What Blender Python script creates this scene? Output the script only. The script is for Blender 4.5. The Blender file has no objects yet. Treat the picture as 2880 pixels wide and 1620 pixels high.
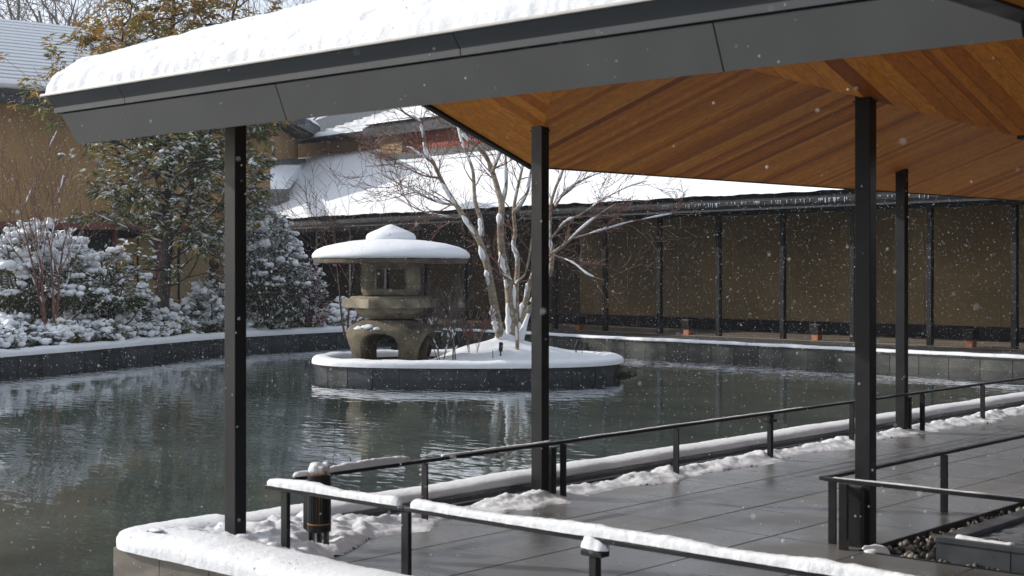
import bpy, bmesh, math, random
import numpy as np
from mathutils import Vector, Matrix, noise

# ------------------------------------------------------------------ camera, sky, sun, exposure
SC = bpy.context.scene
COL = SC.collection
VIEW_AZ = math.radians(42.07)                 # viewing direction, measured from +X (along the walkway)
FWD = Vector((math.cos(VIEW_AZ), math.sin(VIEW_AZ), 0))
RGT = Vector((math.sin(VIEW_AZ), -math.cos(VIEW_AZ), 0))
EYE = Vector((0, 0, 1.6))
cam_d = bpy.data.cameras.new('camera'); cam = bpy.data.objects.new('camera', cam_d); COL.objects.link(cam)
cam.location = EYE
cam.rotation_euler = (math.radians(90), 0, VIEW_AZ - math.radians(90))
cam_d.lens = 50; cam_d.sensor_width = 36
cam_d.shift_y = -45 / 2880
cam_d.clip_start = 0.1; cam_d.clip_end = 3000
cam_d.dof.use_dof = True; cam_d.dof.focus_distance = 20.0; cam_d.dof.aperture_fstop = 5.6
SC.camera = cam

SUN_AZ = math.atan2(0.882, -0.471)              # direction towards the sun, from +X
SUN_EL = math.radians(26.5)
world = bpy.data.worlds.new('World'); SC.world = world; world.use_nodes = True
wn = world.node_tree; wn.nodes.clear()
w_out = wn.nodes.new('ShaderNodeOutputWorld'); w_bg = wn.nodes.new('ShaderNodeBackground')
w_sky = wn.nodes.new('ShaderNodeTexSky'); w_sky.sky_type = 'NISHITA'; w_sky.sun_disc = False
w_sky.sun_elevation = SUN_EL; w_sky.sun_rotation = math.pi / 2 - SUN_AZ
w_sky.air_density = 1.0; w_sky.dust_density = 3.0; w_sky.ozone_density = 1.0
w_tc = wn.nodes.new('ShaderNodeTexCoord'); w_ns = wn.nodes.new('ShaderNodeTexNoise')
w_ns.inputs['Scale'].default_value = 1.6; w_ns.inputs['Detail'].default_value = 5
w_mr = wn.nodes.new('ShaderNodeMapRange')
w_mr.inputs['From Min'].default_value = 0.30; w_mr.inputs['From Max'].default_value = 0.65
w_mr.inputs['To Min'].default_value = 0.35; w_mr.inputs['To Max'].default_value = 0.9
w_mx = wn.nodes.new('ShaderNodeMix'); w_mx.data_type = 'RGBA'
w_mx.inputs[7].default_value = (6.9, 7.4, 8.3, 1)       # thin bright winter cloud
wn.links.new(w_tc.outputs['Generated'], w_ns.inputs['Vector'])
wn.links.new(w_ns.outputs['Fac'], w_mr.inputs['Value'])
wn.links.new(w_mr.outputs['Result'], w_mx.inputs[0])
wn.links.new(w_sky.outputs['Color'], w_mx.inputs[6])
wn.links.new(w_mx.outputs[2], w_bg.inputs['Color'])
w_bg.inputs['Strength'].default_value = 0.072
wn.links.new(w_bg.outputs['Background'], w_out.inputs['Surface'])

sun_d = bpy.data.lights.new('sun', 'SUN'); sun = bpy.data.objects.new('sun', sun_d); COL.objects.link(sun)
sun_d.energy = 2.3; sun_d.angle = math.radians(0.6); sun_d.color = (1.0, 0.955, 0.89)
to_sun = Vector((math.cos(SUN_AZ) * math.cos(SUN_EL), math.sin(SUN_AZ) * math.cos(SUN_EL), math.sin(SUN_EL)))
sun.rotation_euler = to_sun.to_track_quat('Z', 'Y').to_euler()
sun.location = (-8, 20, 12)

vs = SC.view_settings
vs.view_transform = 'Standard'; vs.look = 'None'; vs.gamma = 1; vs.use_curve_mapping = False
vs.exposure = 1.05
SC.cycles.use_denoising = True
SC.cycles.max_bounces = 8; SC.cycles.diffuse_bounces = 4; SC.cycles.glossy_bounces = 4
SC.cycles.transparent_max_bounces = 12
SC.cycles.sample_clamp_indirect = 6

# ------------------------------------------------------------------ helpers
R = random.Random(7)

def ray(px, py, depth):
    """a place in the world, surveyed from the photograph (2880 px wide) and a distance"""
    return EYE + FWD * depth + RGT * ((px - 1440) / 4000 * depth) + Vector((0, 0, (765 - py) / 4000 * depth))

def tag(o, label=None, cat=None, group=None, kind=None):
    if label: o['label'] = label
    if cat: o['category'] = cat
    if group: o['group'] = group
    if kind: o['kind'] = kind
    return o

def empty(name, loc=(0, 0, 0), rz=0.0, label=None, cat=None, group=None):
    o = bpy.data.objects.new(name, None); COL.objects.link(o)
    o.location = loc; o.rotation_euler = (0, 0, rz); o.empty_display_size = 0.2
    return tag(o, label, cat, group)

def child(name, me, parent, loc=(0, 0, 0), rz=0.0):
    o = bpy.data.objects.new(name, me); COL.objects.link(o)
    o.parent = parent; o.location = loc; o.rotation_euler = (0, 0, rz)
    return o

def copy_tree(o, parent=None):
    c = o.copy(); COL.objects.link(c); c.parent = parent
    for ch in list(o.children): copy_tree(ch, c)
    return c

class MB:
    """collects faces for ONE mesh"""
    def __init__(s): s.v = []; s.f = []
    def add(s, vs, fs):
        b = len(s.v); s.v.extend([tuple(p) for p in vs]); s.f.extend([tuple(b + i for i in f) for f in fs]); return s
    def box(s, x0, x1, y0, y1, z0, z1):
        return s.add([(x0, y0, z0), (x1, y0, z0), (x1, y1, z0), (x0, y1, z0), (x0, y0, z1), (x1, y0, z1), (x1, y1, z1), (x0, y1, z1)],
                     [(3, 2, 1, 0), (4, 5, 6, 7), (0, 1, 5, 4), (1, 2, 6, 5), (2, 3, 7, 6), (3, 0, 4, 7)])
    def bar(s, a, b, w, h, up=(0, 0, 1)):
        """a box of section w x h whose axis runs from a to b"""
        a = Vector(a); b = Vector(b); d = (b - a).normalized(); sd = d.cross(Vector(up)).normalized(); u = sd.cross(d)
        q = [a + sd * (i * w / 2) + u * (j * h / 2) for i, j in ((-1, -1), (1, -1), (1, 1), (-1, 1))]
        q += [p + (b - a) for p in q]
        return s.add(q, [(0, 1, 2, 3), (7, 6, 5, 4), (0, 4, 5, 1), (1, 5, 6, 2), (2, 6, 7, 3), (3, 7, 4, 0)])
    def prism(s, poly, z0, z1):
        n = len(poly); q = [(p[0], p[1], z0) for p in poly] + [(p[0], p[1], z1) for p in poly]
        return s.add(q, [tuple(range(n))[::-1], tuple(range(n, 2 * n))] + [(i, (i + 1) % n, n + (i + 1) % n, n + i) for i in range(n)])
    def solid(s, top, down):
        """a polygon in space and the same polygon moved by down, closed to a solid"""
        n = len(top); d = Vector(down); q = [Vector(p) for p in top]; q += [p + d for p in q]
        return s.add(q, [tuple(range(n)), tuple(range(n, 2 * n))[::-1]] + [((i + 1) % n, i, n + i, n + (i + 1) % n) for i in range(n)])
    def tube(s, pts, rad, sides=6, cap=True):
        pts = [Vector(p) for p in pts]; n = len(pts); rings = []
        for i, p in enumerate(pts):
            d = (pts[min(i + 1, n - 1)] - pts[max(i - 1, 0)])
            if d.length < 1e-9: d = Vector((0, 0, 1))
            d.normalize()
            a = Vector((0, 0, 1)) if abs(d.z) < 0.9 else Vector((1, 0, 0))
            u = d.cross(a).normalized(); w = u.cross(d)
            r = rad[i] if hasattr(rad, '__len__') else rad
            rings.append([p + u * (r * math.cos(2 * math.pi * k / sides)) + w * (r * math.sin(2 * math.pi * k / sides)) for k in range(sides)])
        q = [p for rg in rings for p in rg]; f = []
        for i in range(n - 1):
            for k in range(sides):
                a = i * sides + k; b = i * sides + (k + 1) % sides
                f.append((a, b, b + sides, a + sides))
        if cap: f.append(tuple(range(sides))[::-1]); f.append(tuple((n - 1) * sides + k for k in range(sides)))
        return s.add(q, f)
    def lathe(s, prof, seg=32, center=(0, 0), jit=None):
        """profile of (radius, z), turned about the vertical"""
        q = []; f = []; n = len(prof)
        for k in range(seg):
            a = 2 * math.pi * k / seg
            for i, (r, z) in enumerate(prof):
                x, y = r * math.cos(a), r * math.sin(a)
                if jit: dr, dz = jit(x, y, z); x *= 1 + dr; y *= 1 + dr; z += dz
                q.append((center[0] + x, center[1] + y, z))
        for k in range(seg):
            k2 = (k + 1) % seg
            for i in range(n - 1): f.append((k * n + i, k2 * n + i, k2 * n + i + 1, k * n + i + 1))
        return s.add(q, f)
    def mesh(s, name, m=None, smooth=False):
        me = bpy.data.meshes.new(name); me.from_pydata(s.v, [], s.f)
        if m: me.materials.append(m)
        if smooth: me.polygons.foreach_set('use_smooth', [True] * len(me.polygons))
        me.update(); return me
    def build(s, name, m, parent=None, smooth=False, bevel=0.0):
        me = s.mesh(name, m, smooth)
        o = bpy.data.objects.new(name, me); COL.objects.link(o); o.parent = parent
        if bevel:
            b = o.modifiers.new('bevel', 'BEVEL'); b.width = bevel; b.segments = 2; b.limit_method = 'ANGLE'
        return o

def np_mesh(name, V, F, m, smooth=False):
    """mesh from numpy arrays; F is (n,3) or (n,4)"""
    V = np.asarray(V, dtype=np.float32); F = np.asarray(F, dtype=np.int32); k = F.shape[1]
    me = bpy.data.meshes.new(name); me.vertices.add(len(V)); me.vertices.foreach_set('co', V.ravel())
    me.loops.add(F.size); me.loops.foreach_set('vertex_index', F.ravel())
    me.polygons.add(len(F)); me.polygons.foreach_set('loop_start', np.arange(0, F.size, k, dtype=np.int32))
    me.polygons.foreach_set('use_smooth', np.full(len(F), smooth))
    me.materials.append(m); me.update(calc_edges=True); me.validate(); return me

def link(name, me, parent=None):
    o = bpy.data.objects.new(name, me); COL.objects.link(o); o.parent = parent; return o

def smooth01(a, b, x):
    t = min(1.0, max(0.0, (x - a) / (b - a))); return t * t * (3 - 2 * t)

def nz(x, y, z=0.0): return noise.noise(Vector((x, y, z)))
def fb(x, y, z=0.0, o=4): return noise.fractal(Vector((x, y, z)), 1.0, 2.0, o)

# ------------------------------------------------------------------ materials
def new_mat(name):
    m = bpy.data.materials.new(name); m.use_nodes = True; nt = m.node_tree
    return m, nt, nt.nodes['Principled BSDF']

def pm(name, base, rough=0.5, var=0.15, scale=4.0, bump=0.0, bscale=60.0, metal=0.0, spec=0.5, stretch=(1, 1, 1), tint=None, obj_var=0.0, detail=6, rvar=0.0):
    """painted or natural surface: base colour broken up by noise, optional second tint, relief"""
    m, nt, b = new_mat(name); N = nt.nodes; L = nt.links
    b.inputs['Roughness'].default_value = rough; b.inputs['Metallic'].default_value = metal
    b.inputs['Specular IOR Level'].default_value = spec
    tc = N.new('ShaderNodeTexCoord'); mp = N.new('ShaderNodeMapping'); mp.inputs['Scale'].default_value = stretch
    L.new(tc.outputs['Object'], mp.inputs['Vector'])
    ns = N.new('ShaderNodeTexNoise'); ns.inputs['Scale'].default_value = scale; ns.inputs['Detail'].default_value = detail
    L.new(mp.outputs['Vector'], ns.inputs['Vector'])
    cr = N.new('ShaderNodeValToRGB')
    lo = [max(0, c * (1 - var)) for c in base]; hi = [min(1, c * (1 + var)) for c in base]
    if tint: hi = list(tint)
    cr.color_ramp.elements[0].position = 0.3; cr.color_ramp.elements[0].color = (*lo, 1)
    cr.color_ramp.elements[1].position = 0.7; cr.color_ramp.elements[1].color = (*hi, 1)
    L.new(ns.outputs['Fac'], cr.inputs['Fac']); col = cr.outputs['Color']
    if obj_var:
        oi = N.new('ShaderNodeObjectInfo'); mr = N.new('ShaderNodeMapRange')
        mr.inputs['To Min'].default_value = 1 - obj_var; mr.inputs['To Max'].default_value = 1 + obj_var
        L.new(oi.outputs['Random'], mr.inputs['Value'])
        hs = N.new('ShaderNodeHueSaturation'); L.new(mr.outputs['Result'], hs.inputs['Value']); L.new(col, hs.inputs['Color']); col = hs.outputs['Color']
    L.new(col, b.inputs['Base Color'])
    if rvar:
        r2 = N.new('ShaderNodeMapRange'); r2.inputs['From Min'].default_value = 0.35; r2.inputs['From Max'].default_value = 0.65
        r2.inputs['To Min'].default_value = max(0.02, rough - rvar); r2.inputs['To Max'].default_value = min(1, rough + rvar)
        n3 = N.new('ShaderNodeTexNoise'); n3.inputs['Scale'].default_value = scale * 0.6; n3.inputs['Detail'].default_value = 3
        L.new(mp.outputs['Vector'], n3.inputs['Vector']); L.new(n3.outputs['Fac'], r2.inputs['Value']); L.new(r2.outputs['Result'], b.inputs['Roughness'])
    if bump:
        n2 = N.new('ShaderNodeTexNoise'); n2.inputs['Scale'].default_value = bscale; n2.inputs['Detail'].default_value = 4
        L.new(mp.outputs['Vector'], n2.inputs['Vector'])
        bp = N.new('ShaderNodeBump'); bp.inputs['Strength'].default_value = bump; bp.inputs['Distance'].default_value = 0.01
        L.new(n2.outputs['Fac'], bp.inputs['Height']); L.new(bp.outputs['Normal'], b.inputs['Normal'])
    return m

def snow_mat(name, bump=0.6, scale=55.0):
    m, nt, b = new_mat(name); N = nt.nodes; L = nt.links
    b.inputs['Base Color'].default_value = (0.70, 0.715, 0.735, 1); b.inputs['Roughness'].default_value = 0.75
    b.inputs['Specular IOR Level'].default_value = 0.2
    tc = N.new('ShaderNodeTexCoord')
    n1 = N.new('ShaderNodeTexNoise'); n1.inputs['Scale'].default_value = scale; n1.inputs['Detail'].default_value = 5
    n2 = N.new('ShaderNodeTexNoise'); n2.inputs['Scale'].default_value = scale * 0.15; n2.inputs['Detail'].default_value = 3
    L.new(tc.outputs['Object'], n1.inputs['Vector']); L.new(tc.outputs['Object'], n2.inputs['Vector'])
    ad = N.new('ShaderNodeMath'); ad.operation = 'MULTIPLY_ADD'; ad.inputs[1].default_value = 1.6
    L.new(n2.outputs['Fac'], ad.inputs[0]); L.new(n1.outputs['Fac'], ad.inputs[2])
    bp = N.new('ShaderNodeBump'); bp.inputs['Strength'].default_value = bump; bp.inputs['Distance'].default_value = 0.012
    L.new(ad.outputs['Value'], bp.inputs['Height']); L.new(bp.outputs['Normal'], b.inputs['Normal'])
    return m

def wood_mat(name, axis):
    """clear-finished cedar boards: colour differs from board to board, grain runs along the board"""
    m, nt, b = new_mat(name); N = nt.nodes; L = nt.links
    b.inputs['Roughness'].default_value = 0.5; b.inputs['Specular IOR Level'].default_value = 0.15
    oi = N.new('ShaderNodeObjectInfo'); cr = N.new('ShaderNodeValToRGB'); e = cr.color_ramp.elements
    e[0].position = 0.0; e[0].color = (0.38, 0.105, 0.024, 1); e[1].position = 1.0; e[1].color = (0.88, 0.37, 0.078, 1)
    for p, c in ((0.06, (0.60, 0.19, 0.034, 1)), (0.30, (0.77, 0.275, 0.048, 1)), (0.7, (0.84, 0.315, 0.056, 1))):
        k = e.new(p); k.color = c
    L.new(oi.outputs['Random'], cr.inputs['Fac'])
    tc = N.new('ShaderNodeTexCoord'); mp = N.new('ShaderNodeMapping')
    mp.inputs['Scale'].default_value = (0.5, 16, 16) if axis == 'x' else (16, 0.5, 16)
    ofs = N.new('ShaderNodeVectorMath'); ofs.operation = 'SCALE'; ofs.inputs[0].default_value = (37, 41, 29)
    L.new(oi.outputs['Random'], ofs.inputs['Scale']); L.new(ofs.outputs['Vector'], mp.inputs['Location'])
    L.new(tc.outputs['Object'], mp.inputs['Vector'])
    ns = N.new('ShaderNodeTexNoise'); ns.inputs['Scale'].default_value = 2.2; ns.inputs['Detail'].default_value = 5; ns.inputs['Distortion'].default_value = 1.2
    L.new(mp.outputs['Vector'], ns.inputs['Vector'])
    mr = N.new('ShaderNodeMapRange'); mr.inputs['From Min'].default_value = 0.3; mr.inputs['From Max'].default_value = 0.7
    mr.inputs['To Min'].default_value = 0.72; mr.inputs['To Max'].default_value = 1.18
    L.new(ns.outputs['Fac'], mr.inputs['Value'])
    hs = N.new('ShaderNodeHueSaturation'); L.new(cr.outputs['Color'], hs.inputs['Color']); L.new(mr.outputs['Result'], hs.inputs['Value'])
    L.new(hs.outputs['Color'], b.inputs['Base Color'])
    return m

def leaf_mat(name, cols, rough=0.5):
    """foliage: every leaf takes a colour of its own from the stored leaf shade"""
    m, nt, b = new_mat(name); N = nt.nodes; L = nt.links
    b.inputs['Roughness'].default_value = rough; b.inputs['Specular IOR Level'].default_value = 0.4
    at = N.new('ShaderNodeAttribute'); at.attribute_name = 'shade'; cr = N.new('ShaderNodeValToRGB'); e = cr.color_ramp.elements
    e[0].position = 0; e[0].color = (*cols[0], 1); e[1].position = 1; e[1].color = (*cols[-1], 1)
    for i, c in enumerate(cols[1:-1]): k = e.new((i + 1) / (len(cols) - 1)); k.color = (*c, 1)
    L.new(at.outputs['Fac'], cr.inputs['Fac']); L.new(cr.outputs['Color'], b.inputs['Base Color'])
    tr = N.new('ShaderNodeBsdfTranslucent'); L.new(cr.outputs['Color'], tr.inputs['Color'])
    mx = N.new('ShaderNodeMixShader'); mx.inputs[0].default_value = 0.25
    L.new(b.outputs['BSDF'], mx.inputs[1]); L.new(tr.outputs['BSDF'], mx.inputs[2])
    L.new(mx.outputs['Shader'], N['Material Output'].inputs['Surface'])
    return m

M = {}
M['snow'] = snow_mat('snow', 0.42, 190)
M['snow_far'] = snow_mat('snow_far', 0.35, 14)
M['steel'] = pm('black_steel', (0.0095, 0.010, 0.0115), 0.38, 0.15, 9, 0.06, 140, spec=0.28, rvar=0.08)
M['fascia'] = pm('grey_metal_sheet', (0.074, 0.076, 0.076), 0.55, 0.10, 2.5, 0.03, 200, spec=0.3)
M['gutter'] = pm('dark_grey_metal', (0.052, 0.057, 0.063), 0.42, 0.06, 3, 0.02, 160, spec=0.35)
M['lip'] = pm('bare_metal_lip', (0.42, 0.41, 0.39), 0.4, 0.1, 8, spec=0.5)
M['wood_x'] = wood_mat('cedar_boards_across', 'x')
M['wood_y'] = wood_mat('cedar_boards_down', 'y')
M['wood_block'] = pm('red_cedar_block', (0.30, 0.105, 0.05), 0.5, 0.3, 9, 0.15, 60, stretch=(6, 6, 1))
M['lattice'] = pm('red_lattice', (0.36, 0.085, 0.045), 0.55, 0.2, 6)
M['redtrim'] = pm('red_brown_trim', (0.13, 0.035, 0.025), 0.5, 0.2, 6)
M['granite'] = pm('black_granite', (0.032, 0.036, 0.042), 0.35, 0.35, 5, 0.12, 120, obj_var=0.35, rvar=0.12)
M['granite_wet'] = pm('stained_granite', (0.050, 0.052, 0.050), 0.42, 0.5, 2.2, 0.12, 90, tint=(0.085, 0.083, 0.073), obj_var=0.3)
M['kerb_face'] = pm('kerb_granite', (0.10, 0.088, 0.075), 0.35, 0.35, 4, 0.15, 90, obj_var=0.25, stretch=(1, 1, 3))
M['mortar'] = pm('pale_mortar', (0.30, 0.28, 0.25), 0.8, 0.15, 9)
M['deck_joint'] = pm('dark_joint', (0.020, 0.020, 0.020), 0.7, 0.2, 9)
M['eave_navy'] = pm('dark_blue_metal', (0.016, 0.019, 0.026), 0.5, 0.2, 3, 0.05, 60, spec=0.3)
M['plaster'] = pm('ochre_plaster', (0.30, 0.185, 0.080), 0.85, 0.10, 0.9, 0.08, 30)
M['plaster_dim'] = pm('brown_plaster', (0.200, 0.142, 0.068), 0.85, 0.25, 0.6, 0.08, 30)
M['shaded_wall'] = pm('shaded_brown_plaster', (0.060, 0.043, 0.026), 0.85, 0.3, 0.7, 0.08, 30)  # gallery plaster darkened, the house's shadow put into its colour
M['dark_wall'] = pm('dark_timber', (0.014, 0.014, 0.017), 0.6, 0.3, 4, 0.1, 50, spec=0.2)
M['slate'] = pm('dark_roofing', (0.030, 0.032, 0.037), 0.5, 0.3, 5, 0.15, 40)
M['glass_dark'] = pm('dark_glass', (0.010, 0.011, 0.013), 0.08, 0.2, 2)
M['stone'] = pm('lantern_stone', (0.13, 0.105, 0.072), 0.85, 0.45, 3.4, 0.6, 45, tint=(0.30, 0.255, 0.185), detail=9)
M['stone_dark'] = pm('weathered_stone', (0.030, 0.026, 0.019), 0.85, 0.5, 2.6, 0.6, 45, tint=(0.17, 0.14, 0.088), detail=9)
M['stone_cap'] = pm('cap_stone', (0.075, 0.053, 0.036), 0.85, 0.5, 3, 0.4, 45, tint=(0.135, 0.10, 0.07), detail=9)
M['moss_rock'] = pm('mossy_rock', (0.045, 0.042, 0.022), 0.85, 0.4, 5, 0.5, 30)
M['bark_pale'] = pm('pale_bark', (0.20, 0.155, 0.105), 0.85, 0.4, 6, 0.5, 40, stretch=(1, 1, 2.5), tint=(0.36, 0.30, 0.225))
M['bark_dark'] = pm('dark_bark', (0.045, 0.035, 0.028), 0.85, 0.4, 8, 0.4, 40)
M['bark_red'] = pm('reddish_bark', (0.13, 0.062, 0.045), 0.7, 0.35, 8, 0.2, 40)
M['bark_grey'] = pm('grey_brown_bark', (0.11, 0.090, 0.075), 0.85, 0.35, 8, 0.3, 30)
M['amber'] = pm('amber_ring', (0.45, 0.22, 0.06), 0.35, 0.2, 8)
M['copper'] = pm('copper_band', (0.50, 0.17, 0.055), 0.4, 0.3, 14)
M['leaf'] = leaf_mat('evergreen_leaves', [(0.040, 0.066, 0.022), (0.085, 0.115, 0.032), (0.16, 0.165, 0.042), (0.30, 0.215, 0.048), (0.38, 0.21, 0.040)])
M['leaf_dark'] = leaf_mat('dark_leaves', [(0.022, 0.034, 0.016), (0.042, 0.062, 0.025), (0.080, 0.090, 0.034)])
M['leaf_red'] = leaf_mat('red_leaves', [(0.06, 0.028, 0.026), (0.13, 0.022, 0.030), (0.22, 0.030, 0.040), (0.10, 0.075, 0.05)])

def wet_deck():
    m, nt, b = new_mat('wet_stone_paving'); N = nt.nodes; L = nt.links
    tc = N.new('ShaderNodeTexCoord'); oi = N.new('ShaderNodeObjectInfo')
    geo = N.new('ShaderNodeNewGeometry')
    big = N.new('ShaderNodeTexNoise'); big.inputs['Scale'].default_value = 1.3; big.inputs['Detail'].default_value = 4
    L.new(geo.outputs['Position'], big.inputs['Vector'])
    fine = N.new('ShaderNodeTexNoise'); fine.inputs['Scale'].default_value = 130; fine.inputs['Detail'].default_value = 3
    L.new(geo.outputs['Position'], fine.inputs['Vector'])
    cr = N.new('ShaderNodeValToRGB'); e = cr.color_ramp.elements
    e[0].position = 0.35; e[0].color = (0.060, 0.057, 0.053, 1); e[1].position = 0.68; e[1].color = (0.118, 0.114, 0.107, 1)
    L.new(big.outputs['Fac'], cr.inputs['Fac'])
    mr = N.new('ShaderNodeMapRange'); mr.inputs['To Min'].default_value = 0.80; mr.inputs['To Max'].default_value = 1.18
    L.new(oi.outputs['Random'], mr.inputs['Value'])
    f2 = N.new('ShaderNodeMapRange'); f2.inputs['From Min'].default_value = 0.3; f2.inputs['From Max'].default_value = 0.7; f2.inputs['To Min'].default_value = 0.8; f2.inputs['To Max'].default_value = 1.2
    L.new(fine.outputs['Fac'], f2.inputs['Value'])
    mu = N.new('ShaderNodeMath'); mu.operation = 'MULTIPLY'; L.new(mr.outputs['Result'], mu.inputs[0]); L.new(f2.outputs['Result'], mu.inputs[1])
    hs = N.new('ShaderNodeHueSaturation'); L.new(cr.outputs['Color'], hs.inputs['Color']); L.new(mu.outputs['Value'], hs.inputs['Value'])
    L.new(hs.outputs['Color'], b.inputs['Base Color'])
    rr = N.new('ShaderNodeMapRange'); rr.inputs['From Min'].default_value = 0.38; rr.inputs['From Max'].default_value = 0.62
    rr.inputs['To Min'].default_value = 0.15; rr.inputs['To Max'].default_value = 0.46
    L.new(big.outputs['Fac'], rr.inputs['Value']); L.new(rr.outputs['Result'], b.inputs['Roughness'])
    bp = N.new('ShaderNodeBump'); bp.inputs['Strength'].default_value = 0.22; bp.inputs['Distance'].default_value = 0.006
    L.new(fine.outputs['Fac'], bp.inputs['Height']); L.new(bp.outputs['Normal'], b.inputs['Normal'])
    b.inputs['Specular IOR Level'].default_value = 0.5
    return m
M['deck'] = wet_deck()

def water_mat():
    """clear shallow water: tinted see-through body, Fresnel mirror on top, wind ripples as relief"""
    m, nt, b = new_mat('pond_water'); N = nt.nodes; L = nt.links; N.remove(b)
    geo = N.new('ShaderNodeNewGeometry'); mp = N.new('ShaderNodeMapping')
    mp.inputs['Rotation'].default_value = (0, 0, -VIEW_AZ + math.radians(8)); mp.inputs['Scale'].default_value = (1.0, 0.45, 1)
    L.new(geo.outputs['Position'], mp.inputs['Vector'])
    n1 = N.new('ShaderNodeTexNoise'); n1.inputs['Scale'].default_value = 6.0; n1.inputs['Detail'].default_value = 2.0; n1.inputs['Roughness'].default_value = 0.45
    n2 = N.new('ShaderNodeTexNoise'); n2.inputs['Scale'].default_value = 0.35; n2.inputs['Detail'].default_value = 3
    L.new(mp.outputs['Vector'], n1.inputs['Vector']); L.new(geo.outputs['Position'], n2.inputs['Vector'])
    mr = N.new('ShaderNodeMapRange'); mr.inputs['From Min'].default_value = 0.35; mr.inputs['From Max'].default_value = 0.65
    mr.inputs['To Min'].default_value = 0.16; mr.inputs['To Max'].default_value = 0.7
    L.new(n2.outputs['Fac'], mr.inputs['Value'])
    bp = N.new('ShaderNodeBump'); bp.inputs['Distance'].default_value = 0.009
    L.new(mr.outputs['Result'], bp.inputs['Strength']); L.new(n1.outputs['Fac'], bp.inputs['Height'])
    fr = N.new('ShaderNodeFresnel'); fr.inputs['IOR'].default_value = 1.33; L.new(bp.outputs['Normal'], fr.inputs['Normal'])
    gl = N.new('ShaderNodeBsdfGlossy'); gl.inputs['Roughness'].default_value = 0.02; gl.inputs['Color'].default_value = (0.95, 0.97, 1, 1)
    L.new(bp.outputs['Normal'], gl.inputs['Normal'])
    tr = N.new('ShaderNodeBsdfTransparent'); tr.inputs['Color'].default_value = (0.78, 0.83, 0.79, 1)
    mx = N.new('ShaderNodeMixShader'); L.new(fr.outputs['Fac'], mx.inputs[0]); L.new(tr.outputs['BSDF'], mx.inputs[1]); L.new(gl.outputs['BSDF'], mx.inputs[2])
    L.new(mx.outputs['Shader'], N['Material Output'].inputs['Surface'])
    return m
M['water'] = water_mat()

def pond_floor_mat():
    m, nt, b = new_mat('pond_floor_slabs'); N = nt.nodes; L = nt.links
    geo = N.new('ShaderNodeNewGeometry'); br = N.new('ShaderNodeTexBrick')
    br.inputs['Scale'].default_value = 1.0; br.inputs['Brick Width'].default_value = 1.2; br.inputs['Row Height'].default_value = 1.2
    br.inputs['Mortar Size'].default_value = 0.006; br.offset = 0
    br.inputs['Color1'].default_value = (0.275, 0.288, 0.255, 1); br.inputs['Color2'].default_value = (0.250, 0.262, 0.232, 1); br.inputs['Mortar'].default_value = (0.26, 0.265, 0.23, 1)
    L.new(geo.outputs['Position'], br.inputs['Vector'])
    ns = N.new('ShaderNodeTexNoise'); ns.inputs['Scale'].default_value = 0.7; ns.inputs['Detail'].default_value = 6; L.new(geo.outputs['Position'], ns.inputs['Vector'])
    mr = N.new('ShaderNodeMapRange'); mr.inputs['From Min'].default_value = 0.3; mr.inputs['From Max'].default_value = 0.7; mr.inputs['To Min'].default_value = 0.6; mr.inputs['To Max'].default_value = 1.3
    L.new(ns.outputs['Fac'], mr.inputs['Value'])
    hs = N.new('ShaderNodeHueSaturation'); L.new(br.outputs['Color'], hs.inputs['Color']); L.new(mr.outputs['Result'], hs.inputs['Value'])
    L.new(hs.outputs['Color'], b.inputs['Base Color']); b.inputs['Roughness'].default_value = 0.8
    return m
M['pond_floor'] = pond_floor_mat()

# ------------------------------------------------------------------ snow builders
def snow_strip(name, path, w, h, seed=0.0, step=0.025, lump=0.25, m=None, parent=None, label=None, over=0.0, prof=11, cap=True):
    """a rounded, lumpy bank of snow lying along a path (list of 3-D points at its base line)"""
    P = [Vector(p) for p in path]; pts = []; d_acc = 0.0
    for a, b in zip(P[:-1], P[1:]):
        n = max(1, int((b - a).length / step))
        for i in range(n): pts.append(a.lerp(b, i / n))
    pts.append(P[-1]); n = len(pts)
    L = [0.0]
    for i in range(1, n): L.append(L[-1] + (pts[i] - pts[i - 1]).length)
    V = []; F = []
    for i, p in enumerate(pts):
        j = 3
        d = pts[min(i + j, n - 1)] - pts[max(i - j, 0)]; d.z = 0; d.normalize(); sd = Vector((d.y, -d.x, 0))
        e = min(L[i], L[-1] - L[i]) if cap else 1.0
        ef = math.sqrt(max(0.0, 1 - max(0.0, 1 - e / (h * 1.1)) ** 2)) if cap else 1.0
        ww = w * (1 + lump * 0.45 * nz(L[i] * 3.1, seed, 0.3)); hh = h * (1 + lump * 1.1 * nz(L[i] * 2.3, seed + 5, 1.7))
        for k in range(prof):
            th = math.pi * k / (prof - 1); c = math.cos(th); s = math.sin(th)
            x = math.copysign(abs(c) ** 0.7, c) * ww / 2 * (1 + 0.10 * math.sin(2 * th) ** 2); z = s ** 0.75 * hh
            q = p + sd * x * max(ef, 0.15) + Vector((0, 0, z * ef))
            f = lump * h * (0.30 * nz(q.x * 14, q.y * 14, q.z * 14 + seed) + 0.22 * nz(q.x * 38, q.y * 38, q.z * 38))
            nrm = (sd * c + Vector((0, 0, s)))
            V.append(q + nrm * f - Vector((0, 0, over * (1 - s))))
    for i in range(n - 1):
        for k in range(prof - 1):
            a = i * prof + k; F.append((a, a + 1, a + prof + 1, a + prof))
    o = link(name, np_mesh(name, V, F, m or M['snow'], True), parent)
    if label: tag(o, label, 'snow', kind='stuff')
    return o

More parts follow.
